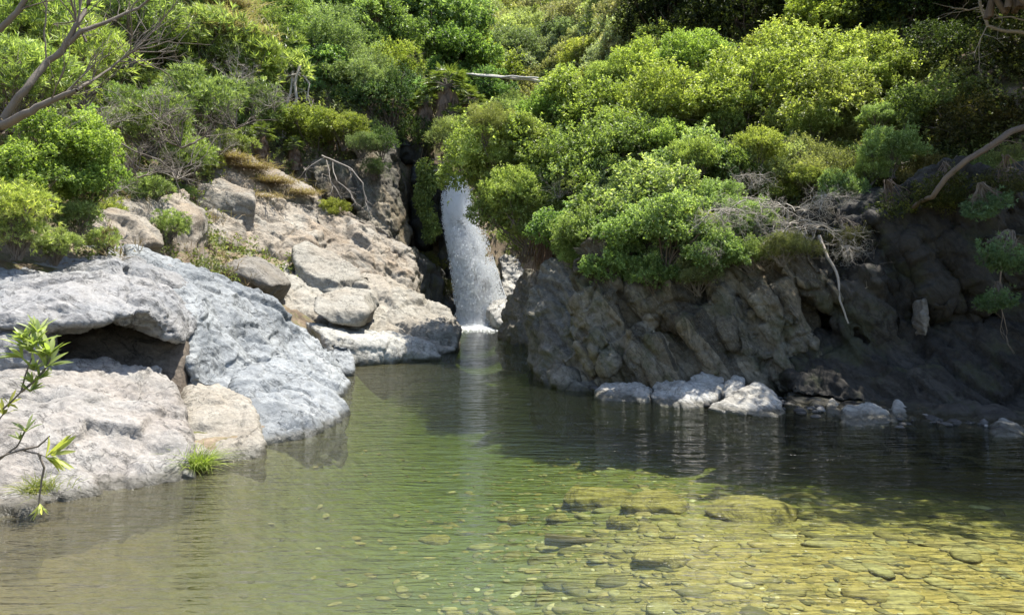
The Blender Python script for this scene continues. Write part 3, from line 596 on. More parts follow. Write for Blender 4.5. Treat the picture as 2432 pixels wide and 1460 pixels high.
# ------------------------------------------------------------------ leaves
def leaves(pos, d, nrm, L, Wd, tone, r, droop=0):
    """kite-shaped folded leaves; returns verts, quads, tone"""
    n = len(pos); s = unit(np.cross(d, nrm)); nn = np.cross(s, d); L = np.broadcast_to(L, (n,))[:, None]; Wd = np.broadcast_to(Wd, (n,))[:, None]
    V = np.empty((n, 4, 3)); V[:, 0] = pos; V[:, 1] = pos+d*L*.45+s*Wd*.5+nn*Wd*.18; V[:, 2] = pos+d*L-np.array([0, 0, 1])*droop*L; V[:, 3] = pos+d*L*.45-s*Wd*.5+nn*Wd*.18
    return V.reshape(-1, 3), np.arange(n*4).reshape(-1, 4), np.repeat(tone, 4)
def shoots(base, axis, n, slen, L, Wd, r, open_=1.0, tone0=None, whorl=False, droop=.1, flat=.7):
    """n leaves along every shoot"""
    m = len(base); t = r.rand(m, n) if not whorl else 1-r.rand(m, n)**2*.5
    a = unit(axis)[:, None]; q = unit(r.normal(size=(m, n, 3))); q = unit(q-a*(q*a).sum(-1, keepdims=True))
    pos = base[:, None]+a*(t*slen)[..., None]; d = unit(a*(1.25-open_*.6)+q*open_)
    up = np.array([0, 0, 1.]); nr = unit(up*flat+r.normal(size=(m, n, 3))*.5+a*.3)
    tone = np.clip((np.full((m, 1), .5) if tone0 is None else tone0[:, None])+r.normal(0, .22, (m, n)), 0, 1)
    N = m*n; return leaves(pos.reshape(N, 3), d.reshape(N, 3), nr.reshape(N, 3), L*r.uniform(.65, 1.25, N), Wd*r.uniform(.75, 1.2, N), tone.reshape(N), r, droop)
def puff_shoots(puffs, dens, r, inner=.25, upb=.35, jit=.35, low=-.5):
    B, A, T = [], [], []
    P_ = np.array(puffs)
    for k, (x, y, z, rad) in enumerate(P_):
        n = int(dens*rad*rad*12.5); d = unit(r.normal(size=(n, 3))); d = d[d[:, 2] > low-r.rand(len(d))*.4]
        rr = rad*(1-inner*r.rand(len(d))**1.5)*(1+.12*r.normal(size=len(d))); p = np.array([x, y, z])+d*rr[:, None]*np.array([1, 1, .85])
        keep = np.ones(len(p), bool)
        for j in range(len(P_)):
            if j != k: keep &= np.linalg.norm(p-P_[j, :3], axis=1) > P_[j, 3]*.72
        gap = fbm(p*3.0/max(.3, 1)+k, 2) > -.42; keep &= gap
        p = p[keep]; d = d[keep]
        B.append(p); A.append(unit(d*.7+np.array([0, 0, upb])+r.normal(size=p.shape)*jit)); T.append(np.clip(.5+r.normal(0, .17)+.0*p[:, 0]+r.normal(0, .12, len(p)), 0, 1))
    return np.concatenate(B), np.concatenate(A), np.concatenate(T)
def rand_puffs(r, n, R, rmin, rmax, zs=.8, flat=1.0):
    out = [(0, 0, R*.75, R*.52)]
    for k in range(n):
        d = unit(r.normal(size=3)); d[2] = abs(d[2])*1.1-.25; d = unit(d); q = r.uniform(rmin, rmax)*R
        c = d*(R-q)*np.array([1.1, 1.1, zs])*r.uniform(.6, 1.35); out.append((c[0], c[1], c[2]+R*.85, q))
    return out
def bush_template(name, r, R, npuff, rmin, rmax, dens, n, slen, L, Wd, mat, bmat, open_=1., whorl=False, upb=.35, twigs=14, droop=.1, zs=.8, flat=.7, stem=.022):
    pf = rand_puffs(r, npuff, R, rmin, rmax, zs); b, a, t = puff_shoots(pf, dens, r, upb=upb)
    ne = int(dens*R*R*1.6); de = unit(r.normal(size=(ne, 3))+[0, 0, .5]); k_ = r.randint(0, len(pf), ne); pc_ = np.array(pf)[k_]
    be = pc_[:, :3]+de*pc_[:, 3:]*r.uniform(.95, 1.5, (ne, 1)); b = np.concatenate([b, be]); a = np.concatenate([a, unit(de+[0, 0, .5])]); t = np.concatenate([t, r.uniform(.5, 1, ne)])
    V, Q, tn = shoots(b, a, n, slen, L, Wd, r, open_, t, whorl, droop, flat)
    fol = mesh_np(name+'_foliage', V, Q, 4, mat, tn)
    T = Tubes(5)
    for k in range(twigs):
        c = np.array(pf[r.randint(0, len(pf))][:3]); st = np.array([r.normal(0, .08)*R, r.normal(0, .08)*R, -.12*R]); pts = wiggle(st, c, 8, .06, r)
        T.add(pts, np.linspace(stem, stem*.3, 8)*R)
        for j in range(6):
            i = r.randint(3, 8); e = pts[i]+unit(r.normal(size=3)+[0, 0, .6])*R*r.uniform(.2, .5); T.add(wiggle(pts[i], e, 5, .06, r), np.linspace(stem*.35, stem*.12, 5)*R)
    return fol, T.mesh(name+'_stems', bmat)
R_ = np.random.RandomState
TPL = {}
for v in range(4):
    TPL['small%d' % v] = bush_template('small_leaf', R_(100+v), 1.0, 46, .10, .30, 230, 9, .13, .056, .030, leaf['lime'], bark['grey'])
for v in range(2):
    TPL['bright%d' % v] = bush_template('bright', R_(110+v), 1.0, 42, .10, .30, 165, 9, .14, .07, .042, leaf['bright'], bark['brown'])
    TPL['olean%d' % v] = bush_template('oleander', R_(120+v), 1.0, 18, .22, .42, 44, 12, .18, .19, .028, leaf['oleander'], bark['grey'], .75, True, .8, 44, .05, .9)
    TPL['fine%d' % v] = bush_template('fine', R_(130+v), 1.0, 44, .10, .30, 250, 9, .15, .048, .018, leaf['olive'], bark['grey'], .8, False, .6)
    TPL['far%d' % v] = bush_template('far', R_(140+v), 1.0, 40, .11, .30, 140, 9, .15, .062, .036, leaf['far'], bark['brown'])
    TPL['dark%d' % v] = bush_template('dark', R_(150+v), 1.0, 20, .22, .42, 90, 9, .14, .06, .034, leaf['dark'], bark['brown'])
def twig_template(name, r, R, mat, n=9, depth=3, rad=.02, spread=.75, up=.25):
    T = Tubes(4)
    for k in range(n): grow(T, np.array([0, 0, 0.]), unit(r.normal(size=3)*np.array([1, 1, .4])+[0, 0, .9]), .5*R, rad*R, depth, r, 3, spread, up, .07)
    return T.mesh(name, mat)
TPL['twig0'] = (None, twig_template('twigs', R_(160), 1, bark['pale']))
TPL['twig1'] = (None, twig_template('twigs', R_(161), 1, bark['grey'], 8, 4, .018))

def hit(px, py, y0=6., y1=110.):
    Y = np.arange(y0, y1, .15); q = np.stack([(px-CX)/F*Y, Y, CH-(py-HY)/F*Y], -1); g = terrain(q[:, 0], q[:, 1]); b = np.nonzero(q[:, 2] < g)[0]
    return Y[b[0]] if len(b) else y1
TPL['twig3'] = (None, twig_template('twigs', R_(164), 1.1, bark_mat('bark_silver', (.14, .12, .095), (.32, .28, .23)), 9, 4, .013, .6, .1))
T = Tubes(4); rr = R_(163)
for k in range(16): grow(T, np.array([rr.normal(0, .3), rr.normal(0, .15), 1.1]), unit(rr.normal(size=3)*np.array([1.2, .8, .3])+[0, -.3, -.3]), .5, .013, 4, rr, 3, .95, -.18, .12)
TPL['twig2'] = (None, T.mesh('twigs', bark_mat('bark_bleached', (.2, .17, .135), (.42, .38, .31))))
def bush(kind, px, py, Y, rpx, label, name='shrub', cat='shrub', tint=(1, 1, 1), group=None, seed=0, sz=1.0, scx=1.0):
    fol, st = TPL[kind]; Y = min(Y, hit(px, py)+.1) if Y > 9 else Y; Y -= .95 if (1320 < px < 2060 and py > 470 and Y > 11.3) else 0; R = rpx/F*Y; rr = random.Random(seed*17+int(px)*3+int(py)); c = P(px, py, Y); c = c-np.array([0, 0, .85*R*sz])
    e = empty(name, c); e.rotation_euler = (rr.uniform(-.12, .12), rr.uniform(-.12, .12), rr.uniform(0, 6.28)); e.scale = (R*scx, R, R*sz)
    if (700 <= seed < 740 and px > 1960): e.rotation_euler[0] = math.pi-.3; e.location = P(px, py, Y)+np.array([0, 0, .75*R*sz])
    tag(e, label, cat, group)
    if fol: q = link('foliage', fol, e); q.color = (*tint, 1)
    link('stems', st, e); return e

G_T = 'shrubs of the right bank thicket'
right = [
 ('small0', 1235, 385, 16.5, 135, 'yellow green shrub at the left end of the right thicket beside the waterfall top', (1.1, 1.1, .9)),
 ('small1', 1255, 500, 15.8, 110, 'drooping olive green shrub hanging over the right side of the waterfall', (.85, .9, .85)),
 ('small2', 1380, 300, 18, 130, 'bright shrub below the right end of the fallen log', (1.1, 1.1, .85)),
 ('small3', 1400, 440, 15.5, 140, 'dense shrub above the dark corner buttress', (.85, .9, .8)),
 ('bright0', 1350, 560, 14.8, 80, 'small leafy shrub over the brown palm skirt', (1, 1.1, 1.1)),
 ('small0', 1540, 200, 19, 95, 'bright rounded shrub on the thicket skyline right of the bare tree', (1.15, 1.15, .8)),
 ('small1', 1655, 150, 18, 85, 'domed shrub on the thicket skyline under the dark trees', (1.05, 1.15, .8)),
 ('small3', 1600, 280, 16.5, 130, 'broad lime shrub in the upper middle of the thicket', (1.15, 1.1, .8)),
 ('small2', 1520, 370, 15.8, 120, 'shaded looking green shrub in the centre left of the thicket', (.9, .95, .8)),
 ('bright1', 1540, 510, 14, 130, 'fresh green broad leaved shrub hanging over the slab cliff', (1.25, 1.15, 1.4)),
 ('bright0', 1640, 420, 14.4, 110, 'dark gapped broad leaved shrub above the fresh green one', (1.0, 1.0, 1.2)),
 ('bright1', 1640, 590, 13.2, 90, 'lowest leafy shrub hanging in front of the slab cliff', (1.2, 1.1, 1.3)),
 ('small1', 1750, 260, 16.2, 140, 'bright lime shrub right of the thicket middle', (1.2, 1.15, .9)),
 ('small0', 1870, 200, 16.8, 130, 'airy lime shrub below the tall skyline shrub', (1.2, 1.15, .95)),
 ('small2', 1985, 60, 18.5, 115, 'tallest lime shrub reaching the top edge of the picture', (1.3, 1.25, .8)),
 ('fine0', 1790, 420, 14.4, 110, 'pale greyish green shrub above the tangle of bare twigs', (1.5, 1.5, 1.3)),
 ('small3', 1960, 300, 15.5, 140, 'wide yellowish shrub in the right half of the thicket', (1.2, 1.1, 1.0)),
 ('small0', 2090, 190, 16, 120, 'lime shrub left of the shaded right corner', (1.2, 1.15, .95)),
 ('fine1', 1900, 430, 14, 100, 'dusty twiggy shrub in the lower right of the thicket', (1.3, 1.2, 1.0)),
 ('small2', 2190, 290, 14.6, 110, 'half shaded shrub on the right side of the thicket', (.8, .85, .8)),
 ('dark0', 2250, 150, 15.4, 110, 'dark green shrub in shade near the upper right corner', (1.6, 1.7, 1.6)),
 ('fine0', 2060, 430, 13.4, 100, 'dull olive shrub above the overhanging cliff', (.8, .75, .6)),
 ('fine1', 2150, 520, 12.4, 70, 'small brownish shrub on the lip of the overhanging cliff', (.6, .5, .4)),
 ('dark1', 2330, 330, 13.6, 120, 'brown shaded scrub at the right edge behind the slanting branch', (1.8, 1.3, 1.0)),
 ('dark0', 2420, 180, 14, 130, 'dark scrub filling the upper right corner', (1.4, 1.2, 1.0)),
 ('dark1', 1700, 560, 13.4, 90, 'shaded green shrub beneath the bare twig tangle', (1.4, 1.5, 1.3)),
 ('bright0', 1460, 620, 13.6, 60, 'small sprawling shrub at the cliff edge above the buttress', (.9, 1, 1)),
]
for k, (kd, px, py, Y, rp, lab, tint) in enumerate(right): bush(kd, px, py, Y, rp, lab, tint=tint, group=G_T, seed=k)
# dark trees upper right
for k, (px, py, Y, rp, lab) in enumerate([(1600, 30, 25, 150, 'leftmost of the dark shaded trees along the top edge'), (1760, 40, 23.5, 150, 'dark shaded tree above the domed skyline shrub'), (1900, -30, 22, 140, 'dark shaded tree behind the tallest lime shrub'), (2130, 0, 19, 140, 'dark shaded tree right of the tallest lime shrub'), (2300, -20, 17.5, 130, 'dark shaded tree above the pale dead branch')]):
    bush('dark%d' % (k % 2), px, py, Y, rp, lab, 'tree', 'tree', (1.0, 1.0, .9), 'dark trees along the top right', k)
# unseen tree crowns added above the frame to shade the right bank
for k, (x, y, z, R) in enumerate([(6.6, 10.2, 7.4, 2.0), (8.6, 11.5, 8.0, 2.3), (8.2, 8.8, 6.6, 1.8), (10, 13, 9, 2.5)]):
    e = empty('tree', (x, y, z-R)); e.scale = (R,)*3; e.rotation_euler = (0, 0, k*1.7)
    tag(e, 'unseen tree crown added for shade, %s of four over the right bank' % ['nearest the thicket', 'second', 'nearest the water', 'farthest back'][k], 'tree', 'added tree crowns above the picture')
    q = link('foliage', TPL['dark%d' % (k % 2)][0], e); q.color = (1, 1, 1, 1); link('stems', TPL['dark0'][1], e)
# far hillside
hr = random.Random(4)
place = ['top left of the far hillside', 'top middle of the far hillside', 'top right of the far hillside', 'middle left of the far hillside', 'centre of the far hillside', 'middle right of the far hillside', 'lower left of the far hillside', 'lower middle of the far hillside', 'lower right of the far hillside']
hue = [('olive', (1.15, 1.1, .75)), ('grey green', (1.15, 1.25, 1.2)), ('yellow green', (1.5, 1.5, .6)), ('dusty', (1.3, 1.2, 1.05)), ('pale green', (1.4, 1.5, 1.1)), ('dark green', (.7, .85, .65)), ('straw', (1.5, 1.45, 1.1)), ('silvery', (1.6, 1.7, 1.6))]
rows = ['along the top edge', 'high', 'half way up', 'low', 'at the foot']; colz = ['far left', 'left', 'middle', 'right', 'far right']
used = set()
for k in range(78):
    px = 1100+((k*.618) % 1)*430; py = -30+(k/78)*330; size, rp = hr.choice([('small', 34), ('middling', 44), ('large', 58)])
    for tries in range(60):
        hn, tint = hue[hr.randrange(8)]; lab = '%s %s shrub %s on the %s of the far hillside' % (size, hn, rows[int(min(4, max(0, (py+30)//68)))], colz[int(min(4, (px-1100)//86))])
        if lab not in used: break
        size, rp = hr.choice([('small', 34), ('middling', 44), ('large', 58)])
    used.add(lab); bush('far%d' % (k % 2), px, py, 100, rp, lab, tint=(tint[0]*1.45, tint[1]*1.4, tint[2]*1.5), group='shrubs on the far hillside', seed=k)
# middle: trees and shrubs above the waterfall and left slope
mid = [
 ('bright0', 1010, 60, 33, 120, 'tall light green tree above the fan palms', (.95, 1.0, 1.1), 'tree'),
 ('small0', 900, 90, 31, 110, 'light green tree at the top left of the fan palms', (.85, .95, .9), 'tree'),
 ('bright1', 1080, 130, 31.5, 80, 'leafy green tree left of the fallen log', (.9, 1, .9), 'tree'),
 ('fine0', 790, 120, 28, 110, 'silvery green shrub above the pale exposed roots', (1.2, 1.35, 1.2), 'shrub'),
 ('fine1', 850, 200, 27, 90, 'silvery green shrub above the yellowish shrub', (1.1, 1.2, 1.1), 'shrub'),
 ('bright0', 760, 10, 32, 90, 'green tree at the top edge left of the centre', (.9, 1, .9), 'tree'),
 ('dark0', 930, 240, 26.5, 85, 'dark ivy like shrub over the cliff pillar', (2.2, 2.6, 2.4), 'shrub'),
 ('dark1', 1000, 330, 26, 60, 'dark shrub just above the black cleft', (1.8, 2.0, 1.4), 'shrub'),
 ('bright1', 1150, 220, 31, 60, 'deep green shrub under the left end of the fallen log', (.7, .85, .9), 'shrub'),
 ('fine1', 1210, 275, 31, 60, 'pale hazy shrub below the fallen log', (1.7, 1.8, 1.6), 'shrub'),
 ('far0', 1300, 275, 30, 60, 'yellowish tangled shrub below the fallen log', (1.6, 1.5, .9), 'shrub'),
 ('fine0', 1080, 330, 25.3, 60, 'sprawling grey green shrub above the top of the waterfall', (1.5, 1.5, 1.2), 'shrub'),
 ('small2', 740, 310, 24.3, 75, 'yellowish shrub on top of the grey cliff pillar', (.95, .92, .6), 'shrub'),
 ('small3', 815, 310, 24.2, 50, 'low yellowish shrub leaning out over the cliff pillar', (1.0, .93, .55), 'shrub'),
 ('small1', 785, 500, 22, 34, 'small yellow green shrub growing on the sunlit ledge', (.95, .85, .5), 'shrub'),
 ('dark0', 1015, 640, 25, 42, 'dark brown scrub at the foot of the black cleft', (2, 1.6, 1), 'shrub'),
 ('dark1', 1050, 690, 25, 30, 'brown debris scrub beside the waterfall foot', (2, 1.6, 1), 'shrub'),
 ('fine1', 650, 80, 29, 100, 'green shrub on the upper slope right of the dry bank', (1.1, 1.2, .8), 'shrub'),
 ('olean0', 600, 170, 25, 105, 'oleander with yellowish tips on the upper slope', (1.1, 1.1, .8), 'oleander'),
 ('olean1', 480, 130, 24, 105, 'oleander in the middle of the upper left slope', (1.1, 1.1, .9), 'oleander'),
 ('olean0', 430, 40, 26, 100, 'oleander at the top edge of the left slope', (1.1, 1.1, .9), 'oleander'),
 ('olean1', 300, 60, 22, 110, 'oleander behind the fork of the bare branches', (.9, .95, .8), 'oleander'),
 ('olean0', 600, 270, 23.5, 75, 'dull oleander left of the pale exposed roots', (.85, .9, .8), 'oleander'),
 ('olean1', 480, 260, 20, 85, 'greyish oleander behind the bare twigs', (.75, .8, .7), 'oleander'),
 ('olean0', 360, 300, 17, 80, 'thin oleander right of the bright green bush', (.75, .8, .65), 'oleander'),
 ('olean1', 440, 380, 18, 60, 'low oleander left of the orange ledge', (.9, .95, .7), 'oleander'),
 ('olean0', 560, 350, 21.5, 45, 'short oleander on top of the orange ledge', (.8, .8, .6), 'oleander'),
 ('olean1', 60, 60, 15, 140, 'large oleander filling the upper left corner', (1.15, 1.2, .9), 'oleander'),
 ('olean0', 180, 150, 14.5, 110, 'oleander between the two bare branches', (1.15, 1.15, .8), 'oleander'),
 ('olean1', 30, 210, 12.5, 110, 'oleander behind the thick bare branch at the left edge', (1.1, 1.15, .85), 'oleander'),
 ('bright0', 150, 350, 10.3, 95, 'glossy bright green bush at the left', (1.15, 1.15, .8), 'shrub'),
 ('bright1', 60, 430, 9.8, 95, 'bright green bush low at the left edge', (1.1, 1.1, .8), 'shrub'),
 ('bright0', 210, 440, 10.4, 80, 'bright green bush hanging over the left rocks', (1.1, 1.15, .85), 'shrub'),
 ('olean0', 30, 500, 8.8, 75, 'low oleander with fresh tips above the left rocks', (1.5, 1.4, .9), 'oleander'),
 ('olean1', 180, 530, 10.2, 50, 'small oleander at the foot of the bright green bushes', (1., 1.05, .8), 'oleander'),
 ('olean0', 400, 540, 14.5, 40, 'small oleander in the gap between the rock tiers', (1.1, 1.15, .9), 'oleander'),
 ('olean1', 330, 470, 15.5, 55, 'loose oleander above the gap between the rock tiers', (.9, .95, .8), 'oleander'),
]
for k, (kd, px, py, Y, rp, lab, tint, ct) in enumerate(mid): bush(kd, px, py, Y, rp, lab, {'tree': 'tree', 'shrub': 'shrub', 'oleander': 'oleander'}[ct], ct, tint, seed=200+k)
for k, (kd, px, py, Y, rp, lab, tint) in enumerate([
   ('bright0', 1455, 640, 12.8, 62, 'low leafy shrub sprawling down the left of the slab cliff', (1, 1.08, 1.05)), ('bright1', 1560, 655, 12.4, 58, 'low leafy shrub sprawling down the middle of the slab cliff', (1.05, 1.1, 1.15)), ('fine0', 1660, 650, 12.1, 55, 'low greyish shrub sprawling down the slab cliff near the twigs', (.95, .95, .8)), ('small2', 1380, 610, 13.8, 55, 'low shrub sprawling over the buttress beside the palm base', (.95, 1, .85)), ('fine1', 1900, 600, 12, 50, 'brown tinged shrub under the right end of the twig tangle', (.75, .68, .5)),
   ('dark0', 905, 340, 23.6, 42, 'dark ivy like shrub draped over the top of the grey pillar', (2.4, 2.8, 2.2)), ('fine0', 860, 345, 23.4, 36, 'grey green shrub draped over the left of the grey pillar', (.9, 1.0, .9)), ('dark1', 890, 400, 23.3, 30, 'small dark tuft of leaves on the face of the grey pillar', (2.6, 2.9, 2.4)),
   ('dark0', 2110, 480, 10.9, 62, 'dark olive shrub hanging over the left end of the overhanging cliff', (2.2, 2., 1.2)), ('dark1', 2250, 440, 10.3, 62, 'dark shrub hanging just left of the slanting branch', (1.6, 1.4, .9)),
   ('fine1', 1990, 560, 11.3, 55, 'brownish shrub hanging right of the bare twig tangle', (.65, .55, .4)), ('fine0', 1860, 590, 11.6, 45, 'olive shrub under the long bare twig tangle', (.8, .75, .55)),
   ('dark0', 2390, 420, 9.8, 60, 'dark shrub behind the thick end of the slanting branch', (1.6, 1.3, .9)), ('small2', 1780, 600, 12, 50, 'small shrub hanging in the middle of the slab cliff top', (.8, .85, .8)),
   ('bright0', 1480, 570, 12.9, 85, 'leafy shrub spilling over the cliff just right of the buttress', (1, 1.05, 1.1)), ('bright1', 1590, 550, 12.3, 95, 'big fresh green shrub spilling furthest down the slabs', (1.1, 1.1, 1.2)), ('bright0', 1680, 610, 12.0, 70, 'leafy shrub spilling down left of the bare twigs', (1, 1.05, 1.1)),
   ('small1', 1400, 560, 13.6, 80, 'olive shrub spilling over the top of the buttress', (.9, .95, .85)), ('small0', 1205, 460, 16.2, 70, 'light shrub leaning against the right edge of the waterfall', (1, 1.05, .9)), ('small3', 1300, 540, 15.2, 75, 'light shrub above the white boulders beside the fall', (1, 1, .85)),
   ('small1', 1245, 570, 20, 55, 'shaded shrub just above the rough pitted boulder', (.9, .95, .8)), ('small0', 1215, 520, 21, 45, 'hazy shrub in the spray right of the waterfall', (.9, 1, .85)),
   ('small2', 1160, 340, 17, 50, 'outermost lime shrub over the top of the waterfall', (1.1, 1.1, .85)),
   ('bright1', 1560, 630, 12.6, 50, 'lowest fresh green shrub touching the slabs', (1.1, 1.1, 1.3)), ('olean0', 40, 560, 8.9, 60, 'low oleander resting on the grey ledge at the left edge', (1.2, 1.2, .9)),
   ('olean1', 130, 590, 9.6, 42, 'little oleander at the back of the grey ledge', (1., 1., .8)), ('bright0', -10, 520, 9.2, 80, 'bright green bush cut by the left edge', (1., 1.05, .8)), ('olean0', 240, 575, 11, 36, 'small oleander where the grey ledge meets the blue slope', (1.1, 1.1, .9))]):
    bush(kd, px, py, Y, rp, lab, tint=tint, seed=700+k)
for k, (px, py, Y, rp, lab) in enumerate([(2400, 590, 9.4, 50, 'teal green oleander spray hanging at the right edge'), (2330, 470, 9.7, 42, 'oleander spray in shade under the slanting branch'), (2370, 700, 9.6, 36, 'drooping oleander spray over the black hollow')]):
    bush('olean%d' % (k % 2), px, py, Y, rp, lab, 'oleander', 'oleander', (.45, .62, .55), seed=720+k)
used2 = set(); fr = random.Random(31)
for k in range(46):
    u = (k*.618+.3) % 1; v = (k+.5)/46; px = 1150+u*980; y0 = 250 if px < 1400 else 190; y1 = 560 if px < 1850 else 470; py = y0+(y1-y0)*v
    if px < 1250 and py > 500: px += 120
    b_ = min(right[:27], key=lambda q: math.hypot(q[1]-px, (q[2]-py)*1.3)); Yf = b_[3]-.55-.3*fr.random()
    for tries in range(90):
        hn, tint = fr.choice([('lime', (1.2, 1.2, .95)), ('yellowish', (1.3, 1.2, .85)), ('grey green', (1.0, 1.1, 1.15)), ('fresh green', (1, 1.15, .85)), ('olive', (.9, .88, .7))]); size, f = fr.choice([('small', 38), ('middling', 50), ('large', 64)])
        lab = '%s %s shrub at the %s %s of the front of the right thicket' % (size, hn, ['top', 'middle', 'bottom'][int(min(2, v*3))], ['far left', 'left', 'centre', 'right', 'far right'][int(min(4, u*5))])
        if lab not in used2: break
    used2.add(lab); kd = fr.choice(['small0', 'small1', 'small2', 'small3', 'fine0', 'bright0'])
    bush(kd, px, py, Yf, f, lab, tint=tint, group='shrubs on the front of the right thicket', seed=800+k, sz=fr.uniform(.8, 1.3))
for k, (px, py, Y, rp, lab) in enumerate([(1480, 330, 15.2, 60, 'bare stems showing in the left centre of the thicket'), (1700, 350, 14.3, 70, 'bare stems showing above the pale greyish shrub'), (1860, 330, 14.3, 70, 'bare stems in the upper right of the thicket'), (1560, 460, 13.4, 50, 'bare stems among the fresh green shrubs'), (2010, 440, 12.3, 70, 'bare stems right of the dusty twiggy shrub'), (1330, 420, 14.6, 60, 'bare stems in the left end of the thicket'), (2120, 330, 13, 80, 'bare stems at the shaded right end of the thicket')]):
    bush('twig3', px, py, Y, rp, lab, 'bare_shrub', 'bare shrub', seed=860+k)
for k, (px, py, Y, rp, lab) in enumerate([(1680, 600, 11.7, 55, 'bleached twigs hanging at the left end of the tangle'), (1830, 610, 11.1, 60, 'bleached twigs hanging below the middle of the tangle'), (2010, 600, 10.8, 60, 'bleached twigs hanging right of the dangling branch'), (1970, 480, 11.6, 70, 'bleached twigs above the dangling branch'), (1780, 430, 12.8, 60, 'bleached twigs in front of the pale greyish shrub')]):
    bush('twig2', px, py, Y, rp, lab, 'bare_shrub', 'bare shrub', seed=880+k)
# filling shrubs of both slopes
used = set(); fr = random.Random(9)
zones = [(-30, 620, -30, 330, 26, ['olean0', 'olean1', 'fine0'], 'the upper left slope', 70, [('yellowish', (1.25, 1.15, .7)), ('dull green', (.8, .9, .75)), ('grey green', (1.1, 1.2, 1.1)), ('fresh green', (1.05, 1.25, .8))]),
  (230, 480, 330, 520, 9, ['olean0', 'olean1'], 'the slope by the bright bushes', 42, [('yellowish', (1.2, 1.1, .7)), ('dull green', (.8, .9, .75)), ('grey green', (1.1, 1.2, 1.1))]),
  (620, 1130, -30, 220, 22, ['small0', 'small3', 'bright0', 'fine1'], 'the wooded slope above the waterfall', 75, [('light green', (1., 1.1, .95)), ('deep green', (.65, .8, .7)), ('yellow green', (1.2, 1.15, .75)), ('silvery', (1.2, 1.3, 1.3))]),
  (700, 1080, 200, 330, 8, ['dark0', 'dark1', 'fine0'], 'the lip above the cliff pillar', 48, [('dark green', (2.4, 2.8, 2.2)), ('brownish green', (2.4, 2.1, 1.5)), ('deep green', (2, 2.6, 2.4))]),
  (1330, 2080, 130, 330, 16, ['small0', 'small1', 'small2', 'small3'], 'the back of the right thicket', 85, [('lime', (1.2, 1.15, .85)), ('green', (.9, 1., .85)), ('olive', (.95, .9, .7)), ('yellowish', (1.3, 1.15, .8))]),
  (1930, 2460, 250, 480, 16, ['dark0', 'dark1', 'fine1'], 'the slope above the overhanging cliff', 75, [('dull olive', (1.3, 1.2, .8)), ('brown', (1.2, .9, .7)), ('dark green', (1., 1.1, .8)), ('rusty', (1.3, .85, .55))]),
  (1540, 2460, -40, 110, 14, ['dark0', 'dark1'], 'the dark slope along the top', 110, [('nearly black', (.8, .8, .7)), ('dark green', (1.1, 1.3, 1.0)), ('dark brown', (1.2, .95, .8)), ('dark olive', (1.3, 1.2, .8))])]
seq = 0
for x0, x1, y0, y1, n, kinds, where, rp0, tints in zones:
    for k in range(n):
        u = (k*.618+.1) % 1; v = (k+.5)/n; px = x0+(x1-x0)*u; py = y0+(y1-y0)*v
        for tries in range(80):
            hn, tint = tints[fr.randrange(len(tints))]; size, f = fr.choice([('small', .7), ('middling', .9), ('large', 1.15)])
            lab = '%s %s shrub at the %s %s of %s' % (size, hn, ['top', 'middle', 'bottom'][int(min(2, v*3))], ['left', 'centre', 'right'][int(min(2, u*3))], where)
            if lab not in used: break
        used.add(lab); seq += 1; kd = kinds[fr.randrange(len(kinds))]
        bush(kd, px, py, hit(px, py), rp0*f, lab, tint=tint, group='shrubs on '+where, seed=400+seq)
# bare twig shrubs
for k, (kd, px, py, Y, rp, lab) in enumerate([
   ('twig1', 430, 250, 15, 120, 'leafless grey shrub spreading across the left slope'), ('twig1', 320, 330, 13.5, 110, 'leafless grey shrub right of the bright green bush'), ('twig1', 560, 230, 19, 90, 'leafless arching shrub left of the pale roots'),
   ('twig3', 560, 130, 22, 80, 'pale leafless shrub below the high dry bank'), ('twig3', 650, 200, 22.5, 70, 'pale leafless shrub just left of the exposed roots'), ('twig3', 150, 260, 10.2, 80, 'pale leafless twigs between the lower bare branch and the glossy bush'), ('twig3', 260, 400, 12.2, 80, 'pale leafless twigs right of the bush over the left rocks'), ('twig3', 1290, 60, 38, 60, 'pale leafless shrub in the middle of the far hillside'), ('twig3', 250, 230, 13, 90, 'pale leafless shrub behind the glossy green bush'), ('twig3', 520, 300, 19.5, 80, 'pale leafless shrub above the orange ledge'), ('twig3', 380, 200, 16, 100, 'pale leafless shrub high on the left slope'), ('twig3', 420, 350, 15.5, 90, 'pale leafless shrub left of the orange ledge'), ('twig0', 330, 480, 14.5, 70, 'bare pale stems rising from the gap between rock tiers'), ('twig2', 1800, 510, 11.3, 125, 'tangle of pale bare twigs in the thicket'), ('twig2', 1910, 560, 11.0, 120, 'tangle of pale bare twigs hanging over the slab cliff'),
   ('twig2', 1720, 520, 11.8, 90, 'left part of the pale bare twig tangle'), ('twig1', 1950, 380, 14, 110, 'thin bare stems standing among the dusty shrubs'), ('twig1', 2050, 580, 12, 80, 'brown bare twigs hanging on the overhanging cliff'),
   ('twig0', 1450, 60, 40, 75, 'pale leafless tree on the far hillside'), ('twig0', 1060, 370, 25, 55, 'pale leafless twigs arching over the waterfall top'), ('twig1', 2330, 250, 12.8, 120, 'brown leafless scrub on the shaded right edge'), ('twig1', 800, 420, 22.8, 60, 'brown leafless twigs below the yellowish shrub'), ('twig1', 1260, 270, 30, 70, 'leafless twigs below the middle of the fallen log')]):
    bush(kd, px, py, Y, rp, lab, 'bare_shrub', 'bare shrub', seed=300+k)

